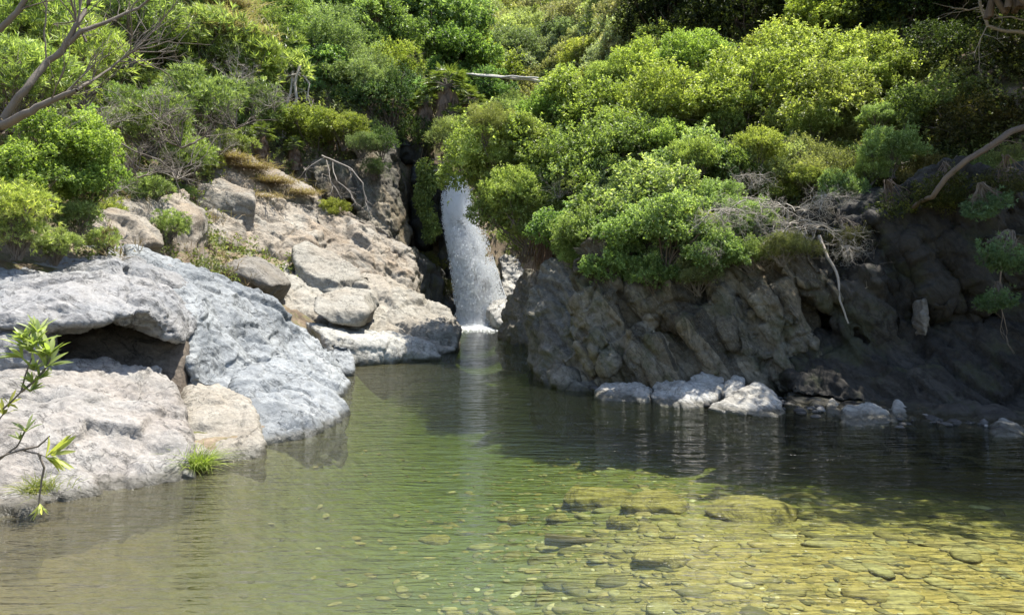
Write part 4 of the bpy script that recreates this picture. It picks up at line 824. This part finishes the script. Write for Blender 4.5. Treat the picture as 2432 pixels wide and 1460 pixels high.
# undergrowth covering the hill
r = R_(21); N = 80000
px = r.uniform(-150, 2600, N); 
ug = []
xs = r.uniform(-1, 1, N*3); ys = 9+r.rand(N*3)**1.5*60; xs = xs*ys*.75
zz = terrain(xs, ys); d = pool_sd(xs, ys); nzv = fbm(np.c_[xs*.5, ys*.5, zz*.5], 3)
rockzone = (xs < 0) & (xs > -7.5) & (ys < 22.8)
keep = (d > .8) & (zz > 1.2) & (nzv > -.8) & (~rockzone | (nzv > .35))
xs, ys, zz = xs[keep][:N], ys[keep][:N], zz[keep][:N]
B = np.c_[xs, ys, zz+r.rand(len(xs))*.35]; sc_ = np.clip(ys/13, 1.0, 5)
V, Q, tn = shoots(B, unit(r.normal(size=B.shape)*.6+[0, -.2, 1.]), 7, .16, .07, .03, r, .9, np.clip(.5+.5*fbm(B*.4, 2), 0, 1), flat=.6)
cen = np.repeat(B, 28, 0); V = cen+(V-cen)*np.repeat(sc_, 28)[:, None]
o = link('undergrowth', mesh_np('undergrowth', V, Q, 4, leaf['olive'], tn)); o.color = (1.05, 1.05, .8, 1); tag(o, 'low olive undergrowth covering the slopes between shrubs', 'undergrowth', kind='stuff')
B2 = B[::3]+np.array([.3, .2, 0]); V, Q, tn = shoots(B2, unit(r.normal(size=B2.shape)*.5+[0, 0, 1.]), 5, .1, .2, .012, r, .6, None, flat=.6)
o = link('dry_scrub', mesh_np('dry_scrub', V, Q, 4, leaf['dry'], tn)); o.color = (.8, .75, .7, 1); tag(o, 'dry brown stalks scattered over the slopes', 'dry scrub', kind='stuff')

# ------------------------------------------------------------------ grass
def blades(c, n, L, wd, r, spread=.06, lean=.5, bias=(0, 0, 0)):
    b = c+r.normal(size=(n, 3))*[spread, spread, 0]; d = unit(r.normal(size=(n, 3))*[lean, lean, .1]+[0, 0, 1]+np.array(bias)); ln = L*r.uniform(.5, 1.15, n)[:, None]
    s = unit(np.cross(d, [0, 0, 1])+r.normal(size=(n, 3))*.2)*wd; hor = d*[1, 1, 0]
    pts = [b+d*ln*t+(hor*t*t*.5-np.array([0, 0, 1])*t*t*.42)*ln for t in (0, .4, .75, 1)]
    V = np.stack([pts[0]-s*.5, pts[0]+s*.5, pts[1]-s*.5, pts[1]+s*.5, pts[2]-s*.35, pts[2]+s*.35, pts[3]-s*.05, pts[3]+s*.05], 1)
    i = (np.arange(n)*8)[:, None, None]+np.array([[0, 1, 3, 2], [2, 3, 5, 4], [4, 5, 7, 6]])[None]
    return V.reshape(-1, 3), i.reshape(-1, 4), np.repeat(np.clip(r.normal(.5, .25, n), 0, 1), 8)
def tuft(px, py, Y, n, L, wd, spread, mat, label, seed, name='grass_tuft', lean=.5, bias=(0, 0, 0), tint=(1, 1, 1)):
    c = P(px, py, Y); V, Q, tn = blades(np.zeros(3), n, L, wd, R_(seed), spread, lean, bias)
    o = link(name, mesh_np(name, V, Q, 4, mat, tn), loc=c); o.color = (*tint, 1); return tag(o, label, 'grass')
tuft(468, 1112, 6.95, 420, .38, .006, .05, leaf['grass'], 'bright green grass tuft at the waterline between the left slabs', 1, lean=.6, bias=(.1, -.2, 0), tint=(1.2, 1.2, 1))
tuft(95, 1165, 5.6, 260, .2, .005, .06, leaf['grass'], 'small yellowish grass tuft on the lower left slab', 2, lean=.8, tint=(.9, .8, .7))
for k, (px, py, Y, n, L, lab) in enumerate([(545, 378, 20.6, 900, .4, 'orange dry grass at the top of the ledge'), (600, 400, 21, 800, .4, 'dry grass in the dip of the orange ledge'), (650, 435, 21.2, 900, .45, 'straw coloured dry grass hanging in the middle of the ledge'), (710, 462, 21.6, 700, .4, 'dry grass at the right end of the ledge'), (620, 470, 20, 500, .35, 'dry grass hanging over the brown fronted block'), (480, 520, 18.3, 350, .4, 'thin dry grass left of the brown fronted block'), (450, 560, 17.4, 300, .3, 'sparse dry grass at the left end of the rock shelf')]):
    tuft(px, py, Y, n, L, .012, .28, leaf['drygrass'], lab, 10+k, 'dry_grass_tuft', .9)
for k, (px, py, Y, lab) in enumerate([(540, 60, 24.5, 'pale dry bank grass high on the left slope'), (545, 20, 25.5, 'pale dry grass at the top edge of the left slope'), (570, 90, 24.3, 'lowest pale dry grass on the high bank')]):
    tuft(px, py, Y, 900, .8, .02, .4, leaf['drygrass'], lab, 30+k, 'dry_grass_tuft', .7, tint=(1.25, 1.35, 1.5))
tuft(515, 510, 18.6, 60, .35, .02, .1, leaf['grass'], 'yellow green herb on the ledge below the brown fronted block', 40, 'herb', .8, tint=(.8, .7, .6))

# ------------------------------------------------------------------ fan palms
def fan_mesh(name, r, n, R, mat, down=False, dead=False):
    Vs, Qs, Ts = [], [], []; k0 = 0; T = Tubes(4)
    for k in range(n):
        a = r.uniform(0, 6.28); e = r.uniform(-.3, 1.3) if not down else r.uniform(-1.5, -.9)
        d = np.array([math.cos(a)*math.cos(e), math.sin(a)*math.cos(e), math.sin(e)]); L = R*r.uniform(.45, .7); p = d*L
        if down: p = np.array([d[0]*.9*R, d[1]*.9*R, -r.uniform(.05, 1.2)*R])
        if not down: T.add([np.zeros(3), p*.5+[0, 0, .02*R], p], [.012*R, .01*R, .008*R])
        s = unit(np.cross(d, [0, 0, 1.])); nb = 15; th = np.linspace(-1.25, 1.25, nb)+r.normal(0, .05, nb)
        dd = unit(d[None]*np.cos(th)[:, None]+s[None]*np.sin(th)[:, None]+np.array([0, 0, -.25 if not down else -.9]))
        nr = unit(np.cross(dd, s)+r.normal(size=(nb, 3))*.3)
        V, Q, tn = leaves(np.repeat(p[None], nb, 0), dd, nr, R*r.uniform(.35, .5, nb), .05*R, np.clip(r.normal(.5, .15)+r.normal(0, .1, nb), 0, 1), r, .15)
        Vs.append(V); Qs.append(Q+k0); Ts.append(tn); k0 += len(V)
    return mesh_np(name, np.concatenate(Vs), np.concatenate(Qs), 4, mat, np.concatenate(Ts)), (T.mesh(name+'_petiole', bark['grey']) if not down else None)
pc, pp = fan_mesh('palm_crown', R_(50), 46, 1, leaf['palm']); ps, _ = fan_mesh('palm_skirt', R_(51), 150, 1, leaf['deadpalm'], True)
for k, (px, py, Y, rp, th, lab) in enumerate([(1062, 205, 26.3, 62, 1.4, 'tallest fan palm with a brown skirt of dead fronds above the waterfall'), (1010, 245, 26.2, 40, .9, 'smaller fan palm left of the tallest one'), (1115, 240, 26.5, 42, .9, 'fan palm right of the tallest one with hanging fronds'),
      (880, 30, 30, 55, .8, 'fan palm at the top edge in front of the trees'), (620, 320, 22.2, 36, .5, 'low fan palm left of the pale exposed roots'), (1080, 275, 25.9, 34, .6, 'low fan palm under the skirt of the tallest one'), (700, 350, 23.4, 30, .4, 'low fan palm under the yellowish shrub')]):
    c = P(px, py, Y); R = rp/F*Y; e = empty('fan_palm', c-np.array([0, 0, th])); tag(e, lab, 'palm', 'dwarf fan palms')
    q = link('crown', pc, e, (0, 0, th)); q.scale = (R,)*3; q.rotation_euler = (0, 0, k*1.3); q.color = (1, 1, .8, 1)
    q2 = link('petioles', pp, e, (0, 0, th)); q2.scale = (R,)*3; q2.rotation_euler = (0, 0, k*1.3)
    q = link('dead_fronds', ps, e, (0, 0, th)); q.scale = (R*.9, R*.9, max(th*.8, R)); q.color = (1.6, 1.5, 1.4, 1)
    T = Tubes(8); T.add([np.array([0, 0, -.3]), np.array([.02, 0, th*.5]), np.array([0, 0, th])], [.16, .13, .12]); link('trunk', T.mesh('palm_trunk', bark['brown']), e)
# brown palm stump skirt above the buttress
e = empty('palm_stump', P(1310, 650, 14.6)); tag(e, 'shaggy brown palm base hanging over the dark corner buttress', 'palm')
V, Q, tn = blades(np.array([0, 0, .75]), 900, .55, .012, R_(52), .13, .25, (0, 0, -2.1)); q = link('dead_fronds', mesh_np('skirt', V, Q, 4, leaf['deadpalm'], tn), e); q.color = (1, .8, .7, 1)
T = Tubes(10); T.add([np.array([0, 0, -.1]), np.array([0, 0, .4]), np.array([0, 0, .85])], [.2, .22, .16]); link('trunk', T.mesh('trunk', bark['root']), e)

# ------------------------------------------------------------------ hanging ivy left of the fall
r = R_(70); pf = []
for t in np.linspace(0, 1, 22): 
    c = P(1008+8*math.sin(t*9)+t*12, 395+t*165, 24.9); pf.append((c[0]+r.normal(0, .05), c[1], c[2], .21*(1-.35*t)))
b, a, tn0 = puff_shoots(pf, 240, r, upb=-.3, low=-1); V, Q, tn = shoots(b, a, 8, .14, .07, .05, r, 1., tn0, droop=.4)
c0 = P(1010, 395, 25.2); e = empty('hanging_ivy', c0); tag(e, 'column of ivy hanging beside the black cleft left of the waterfall', 'ivy')
q = link('foliage', mesh_np('ivy', V-c0, Q, 4, leaf['olive'], tn), e); q.color = (1.3, 1.4, .8, 1)
T = Tubes(5); T.add(wiggle(np.zeros(3), P(1028, 560, 24.9)-c0, 9, .04, r), np.linspace(.03, .01, 9)); link('stems', T.mesh('ivy_stem', bark['brown']), e)

# ------------------------------------------------------------------ individual branches, roots, logs
def path(pts, n=4, amp=.03, seed=0):
    r = R_(seed); q = [P(*p) for p in pts]; out = []
    for a, b in zip(q[:-1], q[1:]): out += list(wiggle(a, b, n+1, amp, r)[:-1])
    return np.array(out+[q[-1]])
# bare tree at the left edge
e = empty('bare_tree', P(-420, 700, 5.0)); c0 = P(-420, 700, 5.0); tag(e, 'bare grey tree reaching in from the upper left edge', 'tree')
T = Tubes(9); T.add(path([(-420, 700, 5.), (-330, 520, 5), (-200, 390, 5), (-60, 318, 4.9), (0, 300, 4.9)], 4, .03, 1), np.linspace(.12, .05, 17)); link('trunk', T.mesh('trunk', bark['grey'], c0), e)
limbs = [([(0, 300, 4.9), (60, 270, 4.8), (120, 240, 4.8), (182, 215, 4.8)], .042, .018), ([(10, 282, 4.9), (60, 215, 4.9), (110, 150, 5), (150, 120, 5), (180, 60, 5), (210, 10, 5.1), (220, -60, 5.1)], .036, .015), ([(130, 135, 5), (190, 75, 5), (260, 50, 5.1), (330, 20, 5.2), (400, -30, 5.2)], .024, .008),
         ([(-60, 90, 4.8), (0, 70, 4.8), (40, 30, 4.8), (70, -20, 4.8)], .03, .02), ([(182, 215, 4.8), (230, 185, 5), (300, 135, 5.2), (350, 90, 5.3)], .014, .006), ([(200, 205, 5.0), (260, 165, 5.1), (310, 125, 5.1)], .009, .005),
         ([(182, 60, 5), (190, 20, 5), (185, -30, 5)], .01, .007), ([(108, 150, 5), (105, 90, 5), (110, 20, 5), (105, -30, 5)], .008, .005), ([(205, 100, 5.1), (180, 50, 5.1), (165, -20, 5)], .012, .008)]
for k, (pp_, a, b) in enumerate(limbs):
    T = Tubes(7); q = path(pp_, 4, .05, 10+k); T.add(q, np.linspace(a, b, len(q))*.72); r = R_(80+k)
    for j in range(5):
        i = r.randint(len(q)//2, len(q)); grow(T, q[i], unit(q[i]-q[i-1])+r.normal(size=3)*.5, .28, .005, 2, r, 3, .5, .1, .05)
    link('branch', T.mesh('branch', bark['grey'], c0), e)
def single(name, label, cat, paths, mat, twig=0, seed=0, group=None, sides=7, tl=.3, tr=.006):
    c0 = P(*paths[0][0][0]); T = Tubes(sides); r = R_(seed)
    for k, (pp_, a, b) in enumerate(paths):
        q = path(pp_, 4, .04, seed+k); T.add(q, np.linspace(a, b, len(q)))
        for j in range(twig):
            i = r.randint(len(q)//3, len(q)); grow(T, q[i], unit(q[i]-q[i-1])*.8+r.normal(size=3)*.6, tl, tr, 1, r, 3, .6, 0, .07)
    o = link(name, T.mesh(name, mat, c0), loc=c0); return tag(o, label, cat, group)
single('fallen_log', 'pale fallen log spanning the gap above the waterfall', 'log', [([(1120, 177, 29.9), (1180, 182, 29.9), (1260, 189, 29.9), (1350, 196, 29.9), (1400, 201, 29.9)], .055, .075), ([(1085, 172, 29.9), (1140, 180, 29.8), (1240, 184, 29.8), (1380, 196, 29.8)], .03, .04)], bark['log'], 0, 3, sides=10)
single('slanting_branch', 'thick brown branch slanting up in the shade at the right edge', 'branch', [([(2170, 492, 10.6), (2215, 468, 10.0), (2245, 425, 9.9), (2290, 385, 9.8), (2340, 355, 9.8), (2375, 332, 9.8), (2440, 300, 10.2)], .030, .044)], bark['brown'], 2, 5, tl=.4)
single('dead_branch', 'whitish dead branch against the dark corner at the upper right', 'branch', [([(2440, 80, 12), (2390, 75, 12), (2345, 62, 12), (2330, 20, 12), (2320, -20, 12)], .03, .02), ([(2335, 15, 12), (2300, 25, 12), (2260, 20, 12)], .014, .006), ([(2345, 62, 12), (2330, 90, 12), (2325, 120, 12)], .01, .005), ([(2440, 50, 12), (2400, 40, 12), (2360, 45, 12)], .014, .008)], bark['pale'], 3, 6)
single('hanging_branch', 'pale bare branch dangling in front of the shaded slab cliff', 'branch', [([(1945, 560, 11), (1965, 610, 10.8), (1990, 660, 10.7), (1995, 715, 10.6), (2015, 768, 10.6)], .025, .012), ([(1990, 668, 10.7), (2020, 685, 10.7), (2045, 695, 10.7)], .008, .004)], bark['pale'], 1, 7)
single('hanging_branch', 'thin forked pale twig hanging left of the long dangling branch', 'branch', [([(1880, 560, 11.2), (1870, 600, 11.1), (1900, 640, 11), (1925, 665, 11)], .012, .005), ([(1800, 560, 11.4), (1805, 620, 11.4), (1812, 655, 11.4)], .022, .014)], bark['grey'], 2, 8)
single('exposed_roots', 'pale twisted roots exposed under the silvery shrubs', 'roots', [([(712, 155, 24.6), (700, 200, 24.4), (705, 240, 24.3), (685, 270, 24.2), (676, 325, 24)], .05, .04), ([(695, 170, 24.6), (690, 220, 24.4), (682, 250, 24.3), (690, 300, 24.2)], .045, .03), ([(715, 175, 24.6), (700, 178, 24.5), (680, 182, 24.4)], .035, .03), ([(655, 235, 24), (650, 270, 23.9), (655, 320, 23.8)], .045, .03), ([(668, 290, 23.9), (672, 330, 23.8)], .03, .02), ([(720, 180, 24.6), (735, 200, 24.6), (728, 240, 24.5)], .03, .02)], bark['pale'], 2, 9, tl=.5, tr=.012)
single('dead_branch', 'thin arching dead branch sticking out below the yellowish shrub', 'branch', [([(765, 370, 23), (800, 385, 22.6), (835, 402, 22.3), (862, 435, 22.2), (868, 480, 22.2)], .025, .012), ([(790, 385, 22.8), (800, 430, 22.5), (830, 455, 22.4), (848, 488, 22.4)], .018, .008), ([(775, 380, 22.9), (785, 430, 22.6), (810, 470, 22.5)], .016, .008), ([(770, 375, 23), (740, 392, 22.8), (720, 410, 22.7)], .014, .008)], bark['pale'], 3, 11, tl=.4, tr=.01)
single('dead_branch', 'long bare stem lying across the gap left of the orange ledge', 'branch', [([(200, 290, 13), (260, 330, 13.2), (320, 360, 13.4), (380, 380, 13.6), (420, 415, 13.8)], .018, .01), ([(260, 330, 13.2), (330, 400, 13.4), (400, 410, 13.7), (470, 385, 14)], .012, .008)], bark['grey'], 4, 12, tl=.5, tr=.008)
single('bare_tree', 'dark stemmed leafless tree at the right of the far hillside', 'tree', [([(1440, 135, 38), (1430, 100, 38), (1450, 60, 38), (1455, 20, 38), (1470, -20, 38)], .12, .05), ([(1445, 80, 38), (1420, 50, 38), (1400, 20, 38)], .06, .03), ([(1455, 50, 38), (1480, 30, 38), (1500, -5, 38)], .06, .03), ([(1435, 120, 38), (1410, 110, 38), (1390, 90, 38)], .05, .03)], bark['brown'], 5, 13, tl=1.6, tr=.03)
for k, (px, py, Y, lab) in enumerate([(1285, 700, 14.2, 'brown root draping the left side of the buttress'), (2370, 640, 10, 'thin root dangling at the right edge'), (1750, 630, 11.6, 'short root hanging over the slab cliff')]):
    single('hanging_root', lab, 'root', [([(px, py-70, Y), (px+8, py, Y-.1), (px+3, py+70, Y-.1), (px+18, py+130, Y-.1)], .012, .005)], bark['root'], 3, 20+k, tl=.25, tr=.004)

# ------------------------------------------------------------------ foreground oleander sprigs
def whorl(c, d, n, L, Wd, r, mat_list):
    q = unit(r.normal(size=(n, 3))); d = np.array(d, float); d /= np.linalg.norm(d); q = unit(q-d*(q@d)[:, None])
    dd = unit(d*.75+q*r.uniform(.3, .9, n)[:, None]); nr = unit(d-q*.6+r.normal(size=(n, 3))*.2); L = L*r.uniform(.7, 1.15, n)
    s = unit(np.cross(dd, nr)); up = np.cross(s, dd); V = []
    for t, wv in ((0, .12), (.3, .9), (.6, 1.0), (.85, .55), (1, .03)):
        p = c+dd*(L*t)[:, None]-up*(L*.12*t*t)[:, None]-np.array([0, 0, 1])*(L*.10*t*t)[:, None]
        V += [p-s*Wd*wv*.5+up*Wd*.15*wv, p-up*0, p+s*Wd*wv*.5+up*Wd*.15*wv]
    V = np.stack(V, 1); i = []
    for k in range(4):
        b = k*3; i += [[b, b+1, b+4, b+3], [b+1, b+2, b+5, b+4]]
    Q = (np.arange(n)*15)[:, None, None]+np.array(i)[None]
    return V.reshape(-1, 3), Q.reshape(-1, 4), np.repeat(np.clip(r.normal(.62, .2, n), 0, 1), 15)
def sprig(label, stem, tips, seed, Y=3.4, L=.13, n=13, tint=(1.1, 1.1, .8)):
    r = R_(seed); c0 = P(*stem[0][0]); e = empty('oleander_sprig', c0); tag(e, label, 'oleander', 'oleander sprigs in the left foreground')
    T = Tubes(6)
    for k, s in enumerate(stem): q = path(s, 4, .03, seed+k); T.add(q, np.linspace(.006, .003, len(q)))
    link('stem', T.mesh('stem', bark['grey'], c0), e)
    Vs, Qs, Ts = [], [], []; k0 = 0
    for (px, py, dx, dz, sc1) in tips:
        V, Q, tn = whorl(P(px, py, Y)-c0, (dx, -.25, dz), n, L*sc1, .02*sc1, r, None); Vs.append(V); Qs.append(Q+k0); Ts.append(tn); k0 += len(V)
    q = link('foliage', mesh_np('sprig', np.concatenate(Vs), np.concatenate(Qs), 4, leaf['oleander'], np.concatenate(Ts), True), e); q.color = (*tint, 1)
sprig('upper oleander sprig with upright leaves in front of the dark overhang', [[(-200, 1120, 3.4), (-40, 1010, 3.4), (50, 930, 3.4), (75, 850, 3.4)], [(50, 930, 3.4), (105, 880, 3.4), (120, 850, 3.4)]],
      [(72, 835, -.1, 1, 1), (62, 810, -.3, 1, .8), (85, 820, .2, 1, .9), (55, 850, -.5, .8, .8), (110, 870, .6, .7, .8), (78, 910, -.3, .8, .6), (70, 930, .3, .8, .6), (90, 790, .1, 1, .7), (118, 845, .3, 1, 1), (100, 850, .1, 1, .9), (80, 880, .1, .8, .7), (95, 900, .2, .6, .6)], 1)
sprig('small oleander sprig at the left edge half way down the slab', [[(-180, 1150, 3.4), (-60, 1060, 3.4), (10, 980, 3.4)]], [(8, 985, .4, 1, .7), (20, 960, .6, .6, .6)], 2, n=8, tint=(1.4, 1.2, .6))
sprig('oleander sprig with a dark whorl on the left slab', [[(-180, 1180, 3.4), (-60, 1130, 3.4), (40, 1060, 3.4), (62, 1020, 3.4)]], [(62, 1025, .1, 1, .7), (50, 1045, -.2, .8, .5)], 3, n=9, tint=(.8, .8, .7))
sprig('trailing oleander sprig with horizontal yellow leaves and a drooping tip over the water', [[(-200, 1140, 3.4), (-80, 1110, 3.4), (50, 1068, 3.4), (100, 1080, 3.4)], [(90, 1075, 3.4), (105, 1110, 3.4), (95, 1170, 3.4), (92, 1200, 3.4)], [(50, 1068, 3.4), (90, 1060, 3.4), (118, 1035, 3.4)]],
      [(108, 1085, 1, .35, 1.0), (120, 1080, 1, .3, .9), (95, 1195, .15, -.9, .55)], 4, n=8, tint=(1.5, 1.35, .8))

# ------------------------------------------------------------------ waterfall
def fall_mat():
    m = NT('falling_water'); p = m.pos(); n = m.noise(m.mapping(p, (7, 7, 1.0)), 1.6, 7, .7, .3); 
    a = m.ramp(n, [(.44, (0, 0, 0)), (.58, (1, 1, 1))])
    d = m.n('ShaderNodeBsdfDiffuse'); d.inputs[0].default_value = (.9, .92, .95, 1); t = m.n('ShaderNodeBsdfTranslucent'); t.inputs[0].default_value = (.95, .96, .98, 1)
    x = m.n('ShaderNodeMixShader'); x.inputs[0].default_value = .65; m.l(d.outputs[0], x.inputs[1]); m.l(t.outputs[0], x.inputs[2])
    tr = m.n('ShaderNodeBsdfTransparent'); y = m.n('ShaderNodeMixShader'); m.l(m.math('MULTIPLY', a, .7), y.inputs[0]); m.l(tr.outputs[0], y.inputs[1]); m.l(x.outputs[0], y.inputs[2]); m.l(y.outputs[0], m.out.inputs[0])
    return m.m
def drop_mat():
    m = NT('spray'); d = m.n('ShaderNodeBsdfDiffuse'); d.inputs[0].default_value = (.95, .96, .97, 1); t = m.n('ShaderNodeBsdfTranslucent'); t.inputs[0].default_value = (.95, .97, .98, 1)
    x = m.n('ShaderNodeMixShader'); x.inputs[0].default_value = .5; m.l(d.outputs[0], x.inputs[1]); m.l(t.outputs[0], x.inputs[2]); m.l(x.outputs[0], m.out.inputs[0]); return m.m
tt = [0, .12, .3, .5, .75, 1]; cxp = [1080, 1080, 1087, 1102, 1121, 1137]; hw = [15, 26, 30, 32, 36, 44]
def fpt(t, u, Yoff=0):
    """u in -1..1 across the fall"""
    c = np.interp(t, tt, cxp); h = np.interp(t, tt, hw); Y = 25.0-.4*np.sqrt(t)+Yoff; py = 418+t*352
    return np.stack([(c+u*h-CX)/F*Y, Y, CH-(py-HY)/F*Y], -1)
e = empty('waterfall', fpt(np.array([1.]), np.array([0.]))[0]*[1, 1, 0]); c0 = np.array(e.location); tag(e, 'white waterfall plunging from the cleft into the pool', 'waterfall')
for lay in range(3):
    U, Tt = np.meshgrid(np.linspace(-.7, .75, 16), np.linspace(0, 1, 60)); V = fpt(Tt, U, .12*lay); V = V+.16*fbm(V.reshape(-1, 3)*[5, 3, 4]+lay*5, 3).reshape(V.shape[:2]+(1,))*np.array([0, 1, 0])
    i = np.arange(60*16).reshape(60, 16); q = np.stack([i[:-1, :-1], i[:-1, 1:], i[1:, 1:], i[1:, :-1]], -1).reshape(-1, 4)
    link('water_sheet', mesh_np('sheet', V.reshape(-1, 3)-c0, q, 4, fall_mat() if lay == 0 else bpy.data.materials['falling_water'], smooth=True), e)
def drops(pos, size, stretch, r):
    n = len(pos); o8 = np.array([(1, 0, 0), (-1, 0, 0), (0, 1, 0), (0, -1, 0), (0, 0, 1), (0, 0, -1)], float); f = np.array([[0, 2, 4], [2, 1, 4], [1, 3, 4], [3, 0, 4], [2, 0, 5], [1, 2, 5], [3, 1, 5], [0, 3, 5]])
    V = pos[:, None]+o8[None]*size[:, None, None]*np.array([1, 1, stretch]); return V.reshape(-1, 3), (f[None]+(np.arange(n)*6)[:, None, None]).reshape(-1, 3)
r = R_(90); N = 330000
t = r.rand(N)**.85; skew = r.normal(0, .5, N)+np.where(r.rand(N) < .3, np.abs(r.normal(0, .7, N))*np.clip(t*1.5, 0, 1), 0); pos = fpt(t, np.clip(skew, -1.3+.5*r.rand(N), 2.0), r.normal(0, .22, N))
cl = fbm(pos*[2.6, 2.6, 1.2]+3, 3); k = cl > -.25+.5*r.rand(N)-.25; pos = pos[k]; t = t[k]
V, Q = drops(pos, (.004+.007*r.rand(len(pos))**2)*(.9+.35*t), 3.5, r); link('spray', mesh_np('spray', V-c0, Q, 3, drop_mat()), e)
N = 50000; a = r.uniform(0, 6.28, N); q = np.abs(r.normal(0, 1, N)); bx = fpt(np.array([1.]), np.array([0.]))[0]; hgt = r.rand(N)**2*1.1
pos = np.stack([bx[0]+.05+np.cos(a)*q*.34, bx[1]-.1+np.sin(a)*q*.3, np.maximum(0, hgt*np.exp(-q*.8))], -1); V, Q = drops(pos, .004+.011*r.rand(N)**2, 1., r); link('splash', mesh_np('splash', V-c0, Q, 3, bpy.data.materials['spray']), e)
N = 9000; pos = np.stack([bx[0]+r.normal(.1, .42, N), bx[1]-.2+r.normal(0, .22, N), r.rand(N)*.05], -1); pos = np.concatenate([pos, np.stack([bx[0]+r.normal(.1, .6, 2500), bx[1]-.6-np.abs(r.normal(0, .9, 2500)), np.zeros(2500)], -1)]); V, Q = drops(pos, .008+.016*r.rand(len(pos)), .3, r); link('foam', mesh_np('foam', V-c0, Q, 3, bpy.data.materials['spray']), e)

def mist_mat():
    m = NT('mist'); v = m.n('ShaderNodeVolumeScatter'); v.inputs['Color'].default_value = (.95, .97, 1, 1); v.inputs['Density'].default_value = .6; v.inputs['Anisotropy'].default_value = .3
    m.l(v.outputs[0], m.out.inputs[1]); return m.m
bm = bmesh.new()
for cx_, cz, a_, b_ in ((bx[0]+.1, .35, .62, .45), (bx[0]+.05, 1.0, .42, .9)):
    mt_ = Matrix.Translation((cx_-c0[0], bx[1]-.1-c0[1], cz))@Matrix.Diagonal((a_, .45, b_, 1)); bmesh.ops.create_icosphere(bm, subdivisions=3, radius=1, matrix=mt_)
me = bpy.data.meshes.new('mist'); bm.to_mesh(me); bm.free(); me.materials.append(mist_mat()); link('mist', me, e)
